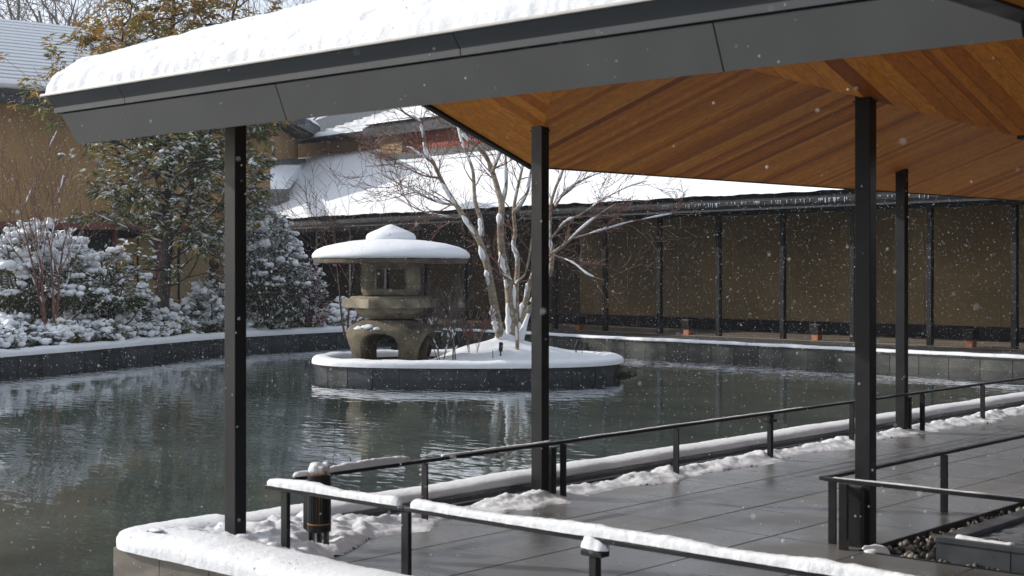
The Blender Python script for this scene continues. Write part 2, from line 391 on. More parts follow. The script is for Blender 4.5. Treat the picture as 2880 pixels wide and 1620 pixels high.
def snow_field(name, x0, x1, y0, y1, step, fn, m=None, parent=None, label=None, xs=None):
    """snow as a height field; fn(x, y) gives the top z or None where there is no snow"""
    xs = xs or [x0 + i * step for i in range(int((x1 - x0) / step) + 1)]; nx = len(xs); ny = int((y1 - y0) / step) + 1
    V = []; ok = []
    for i in range(nx):
        for j in range(ny):
            x = xs[i]; y = y0 + j * step; z = fn(x, y); ok.append(z is not None); V.append(z if isinstance(z, tuple) else (x, y, z if z is not None else 0))
    F = []
    for i in range(nx - 1):
        for j in range(ny - 1):
            a = i * ny + j; q = (a, a + ny, a + ny + 1, a + 1)
            if all(ok[t] for t in q): F.append(q)
    used = sorted({t for f in F for t in f}); ix = {t: k for k, t in enumerate(used)}
    o = link(name, np_mesh(name, [V[t] for t in used], [[ix[t] for t in f] for f in F], m or M['snow'], True), parent)
    if label: tag(o, label, 'snow', kind='stuff')
    return o

# ------------------------------------------------------------------ the setting: ground, pond, deck
ZW = -0.15                                            # water level; the deck is z = 0
g = MB().add([(-700, -700, -0.9), (900, -700, -0.9), (900, 900, -0.9), (-700, 900, -0.9)], [(0, 1, 2, 3)]).build('ground', M['snow_far']); tag(g, kind='structure')
g = MB().add([(-22, -6, -0.45), (32, -6, -0.45), (32, 32, -0.45), (-22, 32, -0.45)], [(0, 1, 2, 3)]).build('pond_floor', M['pond_floor']); tag(g, kind='structure')
g = MB().add([(-22, -6, ZW), (27.5, -6, ZW), (27.5, 29, ZW), (-22, 29, ZW)], [(0, 1, 2, 3)]).build('water', M['water']); tag(g, kind='structure')

LEFT_WALL = [(-14, 15.5), (-2, 18.2), (6, 21.0), (12.7, 23.7), (14.8, 24.5), (17.2, 25.6), (19.6, 26.6), (22.0, 27.15), (24.0, 27.3), (25.4, 27.1)]
FAR_WALL = [(26.3, 26.2), (25.9, 23.0), (25.4, 20.0), (25.15, 17.5), (24.9, 15.1), (24.65, 12.5), (24.4, 10.0), (24.1, 6.0), (23.7, 0.0)]
def smooth_poly(P, n=6):
    out = []
    for i in range(len(P) - 1):
        p0 = Vector(P[max(i - 1, 0)]); p1 = Vector(P[i]); p2 = Vector(P[i + 1]); p3 = Vector(P[min(i + 2, len(P) - 1)])
        for k in range(n):
            t = k / n
            out.append(0.5 * ((2 * p1) + (p2 - p0) * t + (2 * p0 - 5 * p1 + 4 * p2 - p3) * t * t + (3 * p1 - p0 - 3 * p2 + p3) * t ** 3))
    out.append(Vector(P[-1])); return out
def resample(P, step):
    out = [P[0].copy()]; acc = 0.0
    for a, b in zip(P[:-1], P[1:]):
        L = (b - a).length; d = step - acc
        while d <= L: out.append(a.lerp(b, d / L)); d += step
        acc = (acc + L) % step
    return out
LW = smooth_poly(LEFT_WALL); FW = smooth_poly(FAR_WALL)
bm = bmesh.new()
ring = [(p.x, p.y) for p in LW] + [(p.x, p.y) for p in FW] + [(120, 0), (120, 160), (-80, 160), (-80, 15.5)]
vsb = [bm.verts.new((x, y, 0.04)) for x, y in ring]; bm.faces.new(vsb)
bmesh.ops.triangulate(bm, faces=bm.faces[:]); me = bpy.data.meshes.new('garden_ground'); bm.to_mesh(me); bm.free()
for p in me.polygons:
    if p.normal.z < 0: p.flip()
me.materials.append(M['snow_far']); g = link('garden_ground', me); tag(g, kind='structure')

def pond_wall(name, poly, ztop, tile, m, label, inward):
    """stone-clad pond wall: mortar core, single facing tiles, coping"""
    root = empty(name, (poly[0].x, poly[0].y, 0), 0, label, 'wall')
    inv = Vector((-poly[0].x, -poly[0].y))
    P = resample(poly, tile); core = MB(); cop = MB(); off = Vector((poly[0].x, poly[0].y, 0))
    for a, b in zip(P[:-1], P[1:]):
        d = (b - a).normalized(); nrm = Vector((-d.y, d.x)) * inward
        A = Vector((a.x, a.y, 0)) - off; B = Vector((b.x, b.y, 0)) - off; n3 = Vector((nrm.x, nrm.y, 0)); d3 = Vector((d.x, d.y, 0))
        q = [A, B, B - n3 * 0.28, A - n3 * 0.28]
        core.prism([(p.x, p.y) for p in q], -0.5, ztop - 0.045)
        q = [A + n3 * 0.032 - d3 * 0.01, B + n3 * 0.032 + d3 * 0.01, B - n3 * 0.30 + d3 * 0.01, A - n3 * 0.30 - d3 * 0.01]
        cop.prism([(p.x, p.y) for p in q], ztop - 0.04, ztop)
        t = MB(); g2 = 0.006
        q = [A + n3 * 0.020 + d3 * g2, B + n3 * 0.020 - d3 * g2, B + n3 * 0.002 - d3 * g2, A + n3 * 0.002 + d3 * g2]
        t.prism([(p.x, p.y) for p in q], -0.45, ztop - 0.046)
        t.build('tile', m, root)
    core.build('wall_core', M['mortar'], root); cop.build('coping', M['granite'], root)
    return root
# normals point to the water
lw = [p for p in LW if p.x > 8]
pond_wall('pond_wall', lw, 0.09, 0.62, M['granite'], 'curved black granite pond wall in front of the snowy shrubs', -1)
pond_wall('pond_wall', FW, 0.09, 0.62, M['granite_wet'], 'grey stained stone pond wall below the long gallery', -1)
def offset_path(P, d, z):
    out = []
    for i, p in enumerate(P):
        t = (P[min(i + 1, len(P) - 1)] - P[max(i - 1, 0)]).normalized(); out.append((p.x - t.y * d, p.y + t.x * d, z))
    return out
snow_strip('wall_snow', offset_path(lw, 0.12, 0.085), 0.36, 0.14, 3, 0.07, 0.2, M['snow'], label='rounded snow lying along the curved garden pond wall')
snow_strip('wall_snow', offset_path(FW, 0.10, 0.085), 0.26, 0.06, 9, 0.07, 0.2, M['snow'], label='thin snow line along the pond wall of the gallery')

# deck under the roof
KX, KY = 4.45, 7.05                                   # outer faces of the pond kerb
deck = MB().box(KX + 0.30, 7.40, -3.0, KY - 0.272, -0.5, -0.012).box(7.40, 23.5, 3.99, KY - 0.272, -0.5, -0.012).build('deck', M['deck_joint']); tag(deck, kind='structure')
PX, PY = 0.78, 0.655
slab_me = {}
def slab(x0, x1, y0, y1):
    k = (round(x1 - x0, 3), round(y1 - y0, 3))
    if k not in slab_me:
        w, d = k; c = 0.004; m_ = MB()
        bot = [(0, 0), (w, 0), (w, d), (0, d)]; top = [(c, c), (w - c, c), (w - c, d - c), (c, d - c)]
        m_.add([(x, y, -0.014) for x, y in bot] + [(x, y, -0.003) for x, y in bot] + [(x, y, 0.0) for x, y in top],
               [(0, 1, 5, 4), (1, 2, 6, 5), (2, 3, 7, 6), (3, 0, 4, 7), (4, 5, 9, 8), (5, 6, 10, 9), (6, 7, 11, 10), (7, 4, 8, 11), (8, 9, 10, 11)])
        slab_me[k] = m_.mesh('paving_slab', M['deck'])
    o = child('paving_slab', slab_me[k], deck, (x0, y0, R.uniform(-0.0012, 0.0)))
gx = [7.45 + PX * i for i in range(-4, 21)]; gy = [5.26 + PY * i for i in range(-13, 4)]
G = 0.003
for i in range(len(gx) - 1):
    for j in range(len(gy) - 1):
        xa, xb = max(gx[i], KX + 0.31), min(gx[i + 1], 23.4); ya, yb = max(gy[j], -2.9), min(gy[j + 1], KY - 0.29)
        if gx[i] > 7.40: ya = max(ya, 4.0)
        elif gx[i + 1] > 7.40 and yb < 4.0: xb = min(xb, 7.38)
        if xb - xa < 0.06 or yb - ya < 0.06: continue
        slab(xa + G, xb - G, ya + G, yb - G)

# kerb between deck and pond: two runs meeting in the corner, faced with stone
kerb = empty('pond_kerb', (KX, KY, 0), 0, 'low dark stone kerb edging the wet deck, under a roll of snow', 'kerb')
MB().box(KX + 0.012, KX + 0.298, -3, KY - 0.272, -0.5, 0.055).build('kerb_core', M['mortar'], kerb).location = (-KX, -KY, 0)
MB().box(KX + 0.012, 23.5, KY - 0.268, KY - 0.012, -0.5, 0.055).build('kerb_core', M['mortar'], kerb).location = (-KX, -KY, 0)
t1 = MB().box(0, 0.010, 0.002, 0.446, -0.45, 0.05).mesh('facing_tile', M['kerb_face'])
for i in range(14): child('facing_tile', t1, kerb, (0, -0.45 * (i + 1), 0))
t2 = MB().box(0.003, 0.597, 0, 0.010, -0.45, 0.05).mesh('facing_tile', M['granite'])
for i in range(30): child('facing_tile', t2, kerb, (0.02 + 0.6 * i, -0.010, 0))
t3 = MB().box(0.002, 0.998, 0, 0.010, -0.02, 0.05).mesh('inner_face', M['gutter'])
for i in range(18): child('inner_face', t3, kerb, (0.31 + 1.0 * i, -0.280, 0))
MB().prism([(-0.02, -10), (0.31, -10), (0.31, 0.02), (0.13, 0.02), (-0.02, -0.13)], 0.057, 0.082).build('coping', M['granite'], kerb)
MB().box(0.312, 19.0, -0.29, 0.02, 0.057, 0.082).build('coping', M['granite'], kerb)
MB().box(0.31, 19.0, -0.292, -0.283, 0.020, 0.030).build('edge_trim', M['lip'], kerb)

# snow on the kerb and on the deck beside it
rc = 0.10
path = [(KX + 0.135, 1.5, 0.07), (KX + 0.135, KY - 0.18, 0.07)]
path += [(KX + 0.135 + 0.05 * (1 - math.cos(a)), KY - 0.18 + 0.05 * math.sin(a), 0.07) for a in [math.pi / 2 * k / 4 for k in range(1, 5)]]
path += [(KX + 0.75, KY - 0.13, 0.07)]
snow_strip('kerb_snow', [(KX + 0.5, KY - 0.125, 0.072), (22, KY - 0.125, 0.072)], 0.295, 0.070, 4.3, 0.022, 0.13, M['snow'], label='slim even roll of snow on the pond kerb beside the long handrail', over=0.008, prof=13)
snow_strip('kerb_snow', path, 0.37, 0.098, 1.3, 0.022, 0.15, M['snow'], label='thick rounded bank of snow on the deck corner kerb', over=0.012, prof=15)
def deck_snow(x, y):
    e = 0.10 * fb(x * 1.7, y * 1.7, 3.3) + 0.05 * nz(x * 6, y * 6)
    # along the pond kerb
    far = (y - (6.40 + 0.9 * e - 0.06 * math.sin(x * 4.4)))
    # corner by the lamp and along the short kerb
    edge = 5.0 + 0.2 * max(0, y - 4.9) + 1.7 * max(0.0, y - 6.05) + e * 1.3
    cor = (edge - x) if y > -1 else -1
    d = max(min(far, 1.0), cor)
    gap = 0.0
    if x > 6.6: gap = max(0.0, 1 - abs(y - 6.76) / 0.05) * smooth01(-0.25, 0.25, nz(x * 0.9, 4.0)) * 0.06
    if d < 0: return None if d < -0.02 else -0.004
    h = 0.042 * smooth01(0, 0.25, d) + 0.012 * smooth01(0, 0.03, d)
    if x > 5.9: h *= 1 - smooth01(6.58, 6.76, y) * smooth01(5.9, 6.3, x)
    h *= 1 + 0.55 * fb(x * 5, y * 5, 1.0) + 0.35 * fb(x * 15, y * 15, 2.0, 3)
    h += 0.03 * smooth01(0.05, 0.3, d) * max(0, nz(x * 7, y * 7, 7.7)) + 0.05 * cor * (1 if cor > 0 else 0) * smooth01(0.2, 0.6, cor)
    lamp_d = math.hypot(x - 5.36, y - 6.34)
    if lamp_d < 0.16: h *= 0.35 + 0.65 * smooth01(0.07, 0.16, lamp_d)
    return h - gap
snow_field('deck_snow', 4.50, 7.5, 3.0, 6.82, 0.018, deck_snow, label='trodden snow in the deck corner around the slotted lamp')
snow_field('deck_snow', 7.48, 18.0, 6.24, 6.80, 0.022, deck_snow, label='melting crust of snow on the deck beside the pond rail')

# ------------------------------------------------------------------ covered walkway
WALK = empty('covered_walkway', (6.3, 5.3, 0), 0, 'dark steel covered walkway with grey fascia and cedar ceiling, snow on its roof', 'pavilion')
W0 = Vector((6.3, 5.3, 0))
def walk(mb, name, m, parent=None, **k):
    o = mb.build(name, m, parent or WALK, **k)
    o.location = -W0 if parent is None else (0, 0, 0)
    return o
S = 0.34                                              # roof pitch
XR, XE, XF = 6.28, 8.23, 4.42                         # main ridge, inner eave, front eave
YE, YR, YN = 7.19, 5.309, 3.43                        # far eave, walkway ridge, near eave
def YEx(x): return YE - 0.0215 * max(0.0, x - XE)        # the pond eave runs very slightly inwards
def zA(x): return 2.62 - S * (x - 7.6)
def zA2(x): return zA(XR) - S * (XR - x)
def zB(y): return 2.405 + S * (YE - y)
def zBn(y): return 2.62 + S * (y - 4.06)
COLS = [(4.96, 6.60, zA2(4.96), 0.0), (7.61, 6.60, zA(7.61), 0.0), (13.1, 6.60, zB(6.60), 0.0), (7.62, 4.07, zA(7.62) + 0.01, -0.06), (13.1, 4.07, zBn(4.07), 0.0), (18.6, 6.60, zB(6.60), 0.0)]
for cx, cy, zt, zb in COLS:
    c = walk(MB().box(cx - 0.040, cx + 0.040, cy - 0.050, cy + 0.050, zb, zt + 0.03), 'column', M['steel'], bevel=0.004)
    cp = MB().box(cx - 0.047, cx + 0.047, cy - 0.057, cy + 0.057, zt - 0.022, zt - 0.014).build('cap_plate', M['steel'], c)
# ceiling boards, each a board of its own
ceil = empty('ceiling', (0, 0, 0)); ceil.parent = WALK; ceil.location = -W0
BW = 0.116; TH = 0.016; GP = 0.0016
def board(poly, m, mb=None):
    tgt = mb or MB(); tgt.solid([(x, y, z) for x, y, z in poly][::-1], (0, 0, TH))
    if mb is None: tgt.build('board', m, ceil)
def xmaxA(y):
    if y >= YR: return XE - (YE - y)
    return min(XE, 7.6 + (4.06 - y))
y = YE
while y > 1.2:
    a, b = y - BW + GP, y - GP
    cuts = [a] + [c for c in (YN, YR) if a < c < b] + [b]
    for (s0, s1) in zip(cuts[:-1], cuts[1:]):
        board([(XR + 0.002, s0, zA(XR + 0.002)), (xmaxA(s0), s0, zA(xmaxA(s0))), (xmaxA(s1), s1, zA(xmaxA(s1))), (XR + 0.002, s1, zA(XR + 0.002))], M['wood_x'])
    y -= BW
back = MB(); y = YE
while y > 1.2:
    a, b = y - BW + GP, y - GP
    board([(XF, a, zA2(XF)), (XR - 0.002, a, zA2(XR)), (XR - 0.002, b, zA2(XR)), (XF, b, zA2(XF))], M['wood_x'], back); y -= BW
o = back.build('board_lining', M['wood_x'], ceil); o['kind'] = 'stuff'
x = XR + 0.1; back = MB(); BWB = 0.088
while x < 21.0:
    a, b = x + GP, x + BWB - GP
    ya, yb = (min(YEx(a), YE - (XE - a)), min(YEx(b), YE - (XE - b)))
    if ya > YR and yb > YR:
        board([(a, YR, zB(YR)), (b, YR, zB(YR)), (b, yb, zB(yb)), (a, ya, zB(ya))], M['wood_y'])
    na, nb = max(YN, 4.06 - (a - 7.6)), max(YN, 4.06 - (b - 7.6))
    if na < YR and nb < YR:
        board([(a, na, zBn(na)), (b, nb, zBn(nb)), (b, YR, zBn(YR)), (a, YR, zBn(YR))], M['wood_y'], back)
    x += BWB
o = back.build('board_lining', M['wood_y'], ceil); o['kind'] = 'stuff'
# roof body over the boards
body = MB(); up = (0, 0, 0.19); lo = 0.022
body.solid([(XF - 0.03, 1.2, zA2(XF - 0.03) + lo), (XR, 1.2, zA(XR) + lo), (XR, YE + 0.02, zA(XR) + lo), (XF - 0.03, YE + 0.02, zA2(XF - 0.03) + lo)][::-1], up)
body.solid([(XR, 1.2, zA(XR) + lo), (XE, 1.2, zA(XE) + lo), (XE, YN, zA(XE) + lo), (XR + 0.07, YR, zA(XR) + lo), (XE, YE, zA(XE) + lo), (XE - 0.02, YE + 0.02, zA(XE) + lo), (XR, YE + 0.02, zA(XR) + lo)][::-1], up)
body.solid([(XR + 0.07, YR, zB(YR) + lo), (21, YR, zB(YR) + lo), (21, YEx(21) + 0.02, zB(YEx(21)) + lo), (XE, YE + 0.02, zB(YE) + lo)][::-1], up)
body.solid([(XE, YN, zBn(YN) + lo), (21, YN, zBn(YN) + lo), (21, YR, zBn(YR) + lo), (XR + 0.07, YR, zBn(YR) + lo)][::-1], up)
body.solid([(XF - 0.03, -9, zA2(XF - 0.03) + lo), (XR, -9, zA(XR) + lo), (XR, 1.195, zA(XR) + lo), (XF - 0.03, 1.195, zA2(XF - 0.03) + lo)][::-1], up)  # roof carried on out of view, added to block sky light
body.solid([(XR, -9, zA(XR) + lo), (XE, -9, zA(XE) + lo), (XE, 1.195, zA(XE) + lo), (XR, 1.195, zA(XR) + lo)][::-1], up)
walk(body, 'roof', M['slate'])
# dark trim on the far verge and eave
tr = MB()
tr.bar((XF, YE + 0.03, zA2(XF) + 0.06), (XR, YE + 0.03, zA2(XR) + 0.06), 0.05, 0.16)
tr.bar((XR, YE + 0.03, zA(XR) + 0.06), (XE + 0.02, YE + 0.03, zA(XE) + 0.06), 0.05, 0.16)
tr.bar((XE - 0.02, YE + 0.047, zB(YE) + 0.086), (21, YEx(21) + 0.047, zB(YEx(21)) + 0.086), 0.05, 0.17)
tr.bar((XE - 0.02, YE + 0.006, zB(YE) - 0.002), (21, YEx(21) + 0.006, zB(YEx(21)) - 0.002), 0.03, 0.008)
tr.bar((XE + 0.03, 1.2, zA(XE) + 0.07), (XE + 0.03, YN - 0.03, zA(XE) + 0.07), 0.05, 0.18)
tr.bar((XE + 0.03, YN - 0.03, zBn(YN) + 0.07), (21, YN - 0.03, zBn(YN) + 0.07), 0.05, 0.18)
walk(tr, 'eave_trim', M['steel'])
# front fascia: leaning panels, shadow gap, gutter box with bevel, bare lip
fas = empty('fascia', (0, 0, 0)); fas.parent = WALK; fas.location = -W0
Y0F, Y1F = 1.80, 7.33
def fx(z): return 4.395 - (z - 2.335) * 0.42           # outer face of the leaning panels
js = [Y0F, 2.92, 5.44, 7.33]                           # panel joints, read off the fascia
for a, b in zip(js[:-1], js[1:]):
    g = 0.0035; m_ = MB()
    e = 0.06 if b == js[-1] else 0.0
    q = [(fx(2.335), a + g, 2.335), (fx(2.335), b - g, 2.335), (fx(2.505), b - g + e, 2.505), (fx(2.505), a + g, 2.505)]
    m_.solid(q, (0.03, 0, 0.012)); m_.build('panel', M['fascia'], fas)
MB().solid([(4.412, Y0F, 2.350), (4.412, Y1F - 0.02, 2.350), (4.335, Y1F + 0.02, 2.60), (4.335, Y0F, 2.60)], (0.06, 0, 0)).build('backing', M['deck_joint'], fas)
jg = [Y0F, 4.187, 6.72, 7.45]
for a, b in zip(jg[:-1], jg[1:]):
    g = 0.003; e = 0.0
    prof = [(4.345, 2.512), (4.314, 2.514), (4.311, 2.543), (4.266, 2.604), (4.345, 2.604)]
    q = [(x_, a + g, z_) for x_, z_ in prof]; m_ = MB().solid(q, (0, b - a - 2 * g, 0)); m_.build('gutter', M['gutter'], fas)
MB().box(4.252, 4.33, Y0F, 7.50, 2.606, 2.620).build('gutter_lip', M['lip'], fas, bevel=0.003)
# short end of the fascia and the wing roof that joins over the near path
wing = MB().box(0.9, 4.42, 1.70, 1.795, 2.375, 2.50)
walk(wing, 'wing_beam', M['steel'])
yy = 1.70; k = 0
while yy > 0.4:
    board([(4.40, yy - BW + GP, 2.385 + S * (1.70 - yy + BW)), (4.40, yy - GP, 2.385 + S * (1.70 - yy)), (0.95, yy - GP, 2.385 + S * (1.70 - yy)), (0.95, yy - BW + GP, 2.385 + S * (1.70 - yy + BW))], M['wood_x']); yy -= BW
walk(MB().solid([(0.9, 0.35, 2.9), (4.42, 0.35, 2.9), (4.42, 1.79, 2.42), (0.9, 1.79, 2.42)], (0, 0, 0.16)), 'wing_roof', M['slate'])

# snow on the walkway roof
def roof_top(x, y):
    return max(min(zA2(x), zA(x)), min(zB(y), zBn(y)) if x > XR else -9) + 0.21
def roof_snow(x, y):
    ex = x - 4.262; ey = 7.49 - y
    wob = 0.014 * nz(y * 11, x * 7, 1.0) + 0.011 * nz(y * 34, x * 20, 2.0)
    fade = smooth01(0.25, 0.0, ex); ex2 = ex; ey2 = ey
    if ey < -0.03: return None
    xo = max(x, 4.262) + (0.012 + wob) * fade
    if ex < 0: return (xo, y, 2.606)
    if ey2 < 0: return (xo, y, max(2.606, roof_top(max(x, 4.35), 7.2) - 0.05))
    base = min(roof_top(max(x, 4.35), min(y, 7.2)), 99)
    base = max(2.622, base + 0.004 if ex > 0.1 else 2.622)
    th = 0.165 * (1 + 0.12 * fb(x * 0.9, y * 0.9, 8.0))
    f = min(1.0, max(0, ex2) / 0.22); f = math.sqrt(1 - (1 - f) ** 2.3)
    f2 = min(1.0, max(0, ey2) / 0.16); f2 = math.sqrt(1 - (1 - f2) ** 2.4)
    fur = 0.024 * (nz(y * 15, x * 5, 3.0) + 0.7 * nz(y * 40, x * 16, 5.0)) * smooth01(0.26, 0.02, ex) * f + 0.012 * fb(x * 6, y * 6, 4.0, 3) * f
    return (xo, y, base + (th + fur) * min(f, f2) + 0.004 * nz(x * 30, y * 30))
snow_field('roof_snow', 4.240, 8.0, 1.8, 7.52, 0.020, roof_snow, xs=[4.2535] + [4.262 + 0.0085 * i for i in range(32)] + [4.53 + 0.03 * i for i in range(118)], label='deep rounded snow blanket on the near walkway roof')
def roof_snow2(x, y):
    e = min(y - 3.38, YEx(x) + 0.06 - y); f = min(1, max(0, e) / 0.15); f = math.sqrt(1 - (1 - f) ** 2)
    return roof_top(x, y) + 0.13 * f + 0.02 * fb(x, y)
snow_field('roof_snow', 7.9, 21.0, 3.38, 7.25, 0.12, roof_snow2, label='snow on the long roof above the pond-side columns')

# ------------------------------------------------------------------ handrails
RZ = 0.41                                             # top of the rails
def post(mb_parent, x, y, along, bracket=False, zb=0.0):
    w = 0.052; t = 0.013; h = RZ - 0.028
    m_ = MB()
    if bracket:
        m_.box(x - 0.02, x + 0.02, y - 0.02, y + 0.02, zb, h - 0.06)
        a, b = (0.06, 0.03) if along == 'x' else (0.03, 0.06)
        m_.box(x - a, x + a, y - b, y + b, h - 0.058, h - 0.034)
        m_.box(x - a * 0.55, x + a * 0.55, y - b * 0.55, y + b * 0.55, h - 0.032, h + 0.004)
    elif along == 'x':
        m_.box(x - t / 2, x + t / 2, y - w / 2, y + w / 2, zb, h)
    else:
        m_.box(x - w / 2, x + w / 2, y - t / 2, y + t / 2, zb, h)
    m_.build('post', M['steel'], mb_parent, bevel=0.002)
def rail_bar(parent, a, b):
    MB().bar((a[0], a[1], RZ - 0.012), (b[0], b[1], RZ - 0.012), 0.042, 0.022).build('rail', M['steel'], parent, bevel=0.003)

pr = empty('handrail', (0, 0, 0), 0, 'long low black steel handrail standing along the pond edge', 'handrail')
rail_bar(pr, (5.28, 6.48), (7.70, 6.48)); rail_bar(pr, (7.704, 6.48), (18.0, 6.48))
for i, x in enumerate([6.35, 7.72, 9.09, 10.46, 11.87, 13.30, 14.72, 16.1, 17.5]): post(pr, x, 6.48, 'x', bracket=(i == 3))
post(pr, 5.40, 6.50, 'x')
nr = empty('handrail', (0, 0, 0), 0, 'black steel handrail thick with snow across the near deck', 'handrail')
rail_bar(nr, (5.0, 6.36), (5.0, 5.24)); rail_bar(nr, (5.0, 5.236), (5.0, 2.0))
for y, br in ((6.20, False), (5.235, False), (4.01, True), (2.7, False)):
    m_ = MB()
    if br: post(nr, 5.0, y, 'y', True)
    else: m_.box(4.987, 5.013, y - 0.026, y + 0.026, 0, RZ - 0.028).build('post', M['steel'], nr, bevel=0.002)
lr = empty('handrail', (0, 0, 0), 0, 'bare wet steel handrail turning a corner beside the gravel bed', 'handrail')
rail_bar(lr, (7.36, 4.21), (18, 4.21)); rail_bar(lr, (7.36, 4.188), (7.36, 0.8))
for x in (8.96, 10.36, 11.76, 13.16, 14.56): post(lr, x, 4.21, 'x')
for y in (4.07, 2.65): MB().box(7.347, 7.373, y - 0.026, y + 0.026, 0, RZ - 0.028).build('post', M['steel'], lr, bevel=0.002)
post(lr, 7.48, 4.21, 'x')
# snow on the rails
snow_strip('rail_snow', [(5.0, 6.35, RZ), (5.0, 5.27, RZ)], 0.056, 0.046, 2.2, 0.009, 0.34, label='long bar of snow on the end of the near handrail', prof=13)
snow_strip('rail_snow', [(5.0, 5.20, RZ), (5.0, 4.10, RZ), (5.0, 4.0, RZ + 0.004), (5.0, 2.1, RZ)], 0.056, 0.044, 6.2, 0.009, 0.34, label='unbroken bar of snow on the near handrail past the splice bracket', prof=13)
snow_strip('rail_snow', [(5.0, 4.09, RZ - 0.055), (5.0, 3.93, RZ - 0.055)], 0.072, 0.085, 4.2, 0.010, 0.4, label='lump of snow sitting on the splice bracket', prof=11)
snow_strip('rail_snow', [(5.28, 6.48, RZ), (6.22, 6.48, RZ)], 0.045, 0.032, 7.7, 0.010, 0.6, label='short bar of snow on the pond handrail by the lamp')
snow_strip('rail_snow', [(6.5, 6.48, RZ), (7.58, 6.48, RZ)], 0.036, 0.012, 8.7, 0.012, 0.9, label='thin icy snow crust on the pond handrail before the second column')
snow_strip('rail_snow', [(7.9, 6.48, RZ - 0.002), (11.0, 6.48, RZ - 0.002)], 0.030, 0.006, 9.7, 0.014, 0.9, label='trace of ice on the pond handrail past the second column')
snow_strip('rail_snow', [(7.37, 4.15, RZ - 0.002), (7.37, 2.4, RZ - 0.002)], 0.026, 0.006, 5.7, 0.012, 1.0, label='wet ice on the corner handrail by the gravel bed')
# small black posts beside the columns
for (x, y, z, lb) in ((7.715, 6.60, 0, 'slim black box post beside the second pond-side column'), (13.205, 6.60, 0, 'slim black box post beside the far pond-side column'), (7.50, 4.07, 0, 'slim black box post in front of the gravel-bed column')):
    o = empty('service_post', (x, y, z), 0, lb, 'post')
    MB().box(-0.022, 0.022, -0.045, 0.045, 0, 0.345).build('body', M['steel'], o, bevel=0.003)
    MB().box(-0.026, 0.026, -0.049, 0.049, 0.346, 0.356).build('cap', M['gutter'], o, bevel=0.002)

# ------------------------------------------------------------------ slotted lamp by the rail
lx, ly = 5.36, 6.34
lamp = empty('bollard_lamp', (lx, ly, 0), 0.5, 'slotted black cylinder lamp on legs with a copper band and snow cap', 'lamp')
RL = 0.069
MB().lathe([(0, 0.135), (RL - 0.012, 0.135), (RL - 0.012, 0.37), (0, 0.37)], 32).build('inner_tube', M['amber'], lamp)
for k in range(26):
    a = 2 * math.pi * k / 26
    MB().box(RL - 0.009, RL - 0.001, -0.0055, 0.0055, 0.151, 0.389).build('slat', M['steel'], lamp).rotation_euler = (0, 0, a)
MB().lathe([(RL - 0.02, 0.385), (RL, 0.385), (RL, 0.425), (RL - 0.006, 0.430), (RL - 0.02, 0.430)], 40).build('top_ring', M['steel'], lamp, smooth=False)
MB().lathe([(RL - 0.01, 0.145), (RL + 0.0015, 0.145), (RL + 0.0015, 0.150), (RL - 0.01, 0.150)], 40).build('amber_ring', M['amber'], lamp)
MB().lathe([(0, 0.100), (RL - 0.004, 0.100), (RL, 0.106), (RL, 0.143), (RL - 0.02, 0.143)], 40).build('base_ring', M['steel'], lamp)
MB().lathe([(0, 0.42), (0.048, 0.42), (0.048, 0.452), (0, 0.455)], 24).build('copper_cap', M['copper'], lamp)
for k in range(3):
    a = 2 * math.pi * k / 3 + 0.3; c = Vector((math.cos(a), math.sin(a))) * 0.048
    MB().box(c.x - 0.016, c.x + 0.016, c.y - 0.012, c.y + 0.012, -0.0, 0.102).build('leg', M['steel'], lamp)
MB().box(-0.075, 0.075, -0.075, 0.075, 0.0, 0.022).build('base_plate', M['steel'], lamp)
def blob(mb, c, r, sq=0.7, seed=0.0, amp=0.25, sub=2, fr=1.6):
    bm_ = bmesh.new(); bmesh.ops.create_icosphere(bm_, subdivisions=sub, radius=1.0)
    q = []
    for v in bm_.verts:
        n = v.co.normalized(); k = 1 + amp * nz(n.x * fr + seed, n.y * fr + seed * 1.7, n.z * fr) + amp * 0.4 * nz(n.x * fr * 3 + seed, n.y * fr * 3, n.z * fr * 3)
        q.append((c[0] + n.x * r * k, c[1] + n.y * r * k, c[2] + n.z * r * k * sq))
    bm_.verts.index_update()
    fs = [[v.index for v in f.verts] for f in bm_.faces]; bm_.free(); mb.add(q, fs)
m_ = MB(); blob(m_, (lx - 0.005, ly, 0.462), 0.056, 0.6, 2.0, 0.4, 3); blob(m_, (lx + 0.028, ly - 0.01, 0.472), 0.036, 0.7, 5.0, 0.4, 3)
tag(m_.build('lamp_snow', M['snow'], None, smooth=True), 'small cap of snow on top of the slotted lamp', 'snow', kind='stuff')

# ------------------------------------------------------------------ gravel bed, basin and snow lumps at the corner
gr = MB().box(7.42, 23.0, -3, 3.985, -0.5, -0.07).build('gravel_bed', M['deck_joint']); tag(gr, kind='structure')
tag(MB().box(7.40, 23.0, 3.985, 4.0 - 0.005, -0.3, 0.004).box(7.40, 7.418, -3, 3.985, -0.3, 0.0).build('steel_edging', M['steel']), 'thin black steel edging between wet deck and gravel', 'edging')
V = []; F = []; cube = [(-1, -1, -1), (1, -1, -1), (1, 1, -1), (-1, 1, -1), (-1, -1, 1), (1, -1, 1), (1, 1, 1), (-1, 1, 1)]
bm_ = bmesh.new(); bmesh.ops.create_icosphere(bm_, subdivisions=1, radius=1.0); iv = np.array([v.co[:] for v in bm_.verts]); bm_.verts.index_update(); fi = np.array([[v.index for v in f.verts] for f in bm_.faces]); bm_.free()
rng = np.random.default_rng(5); nst = 2600; k = 0
cols_ = []
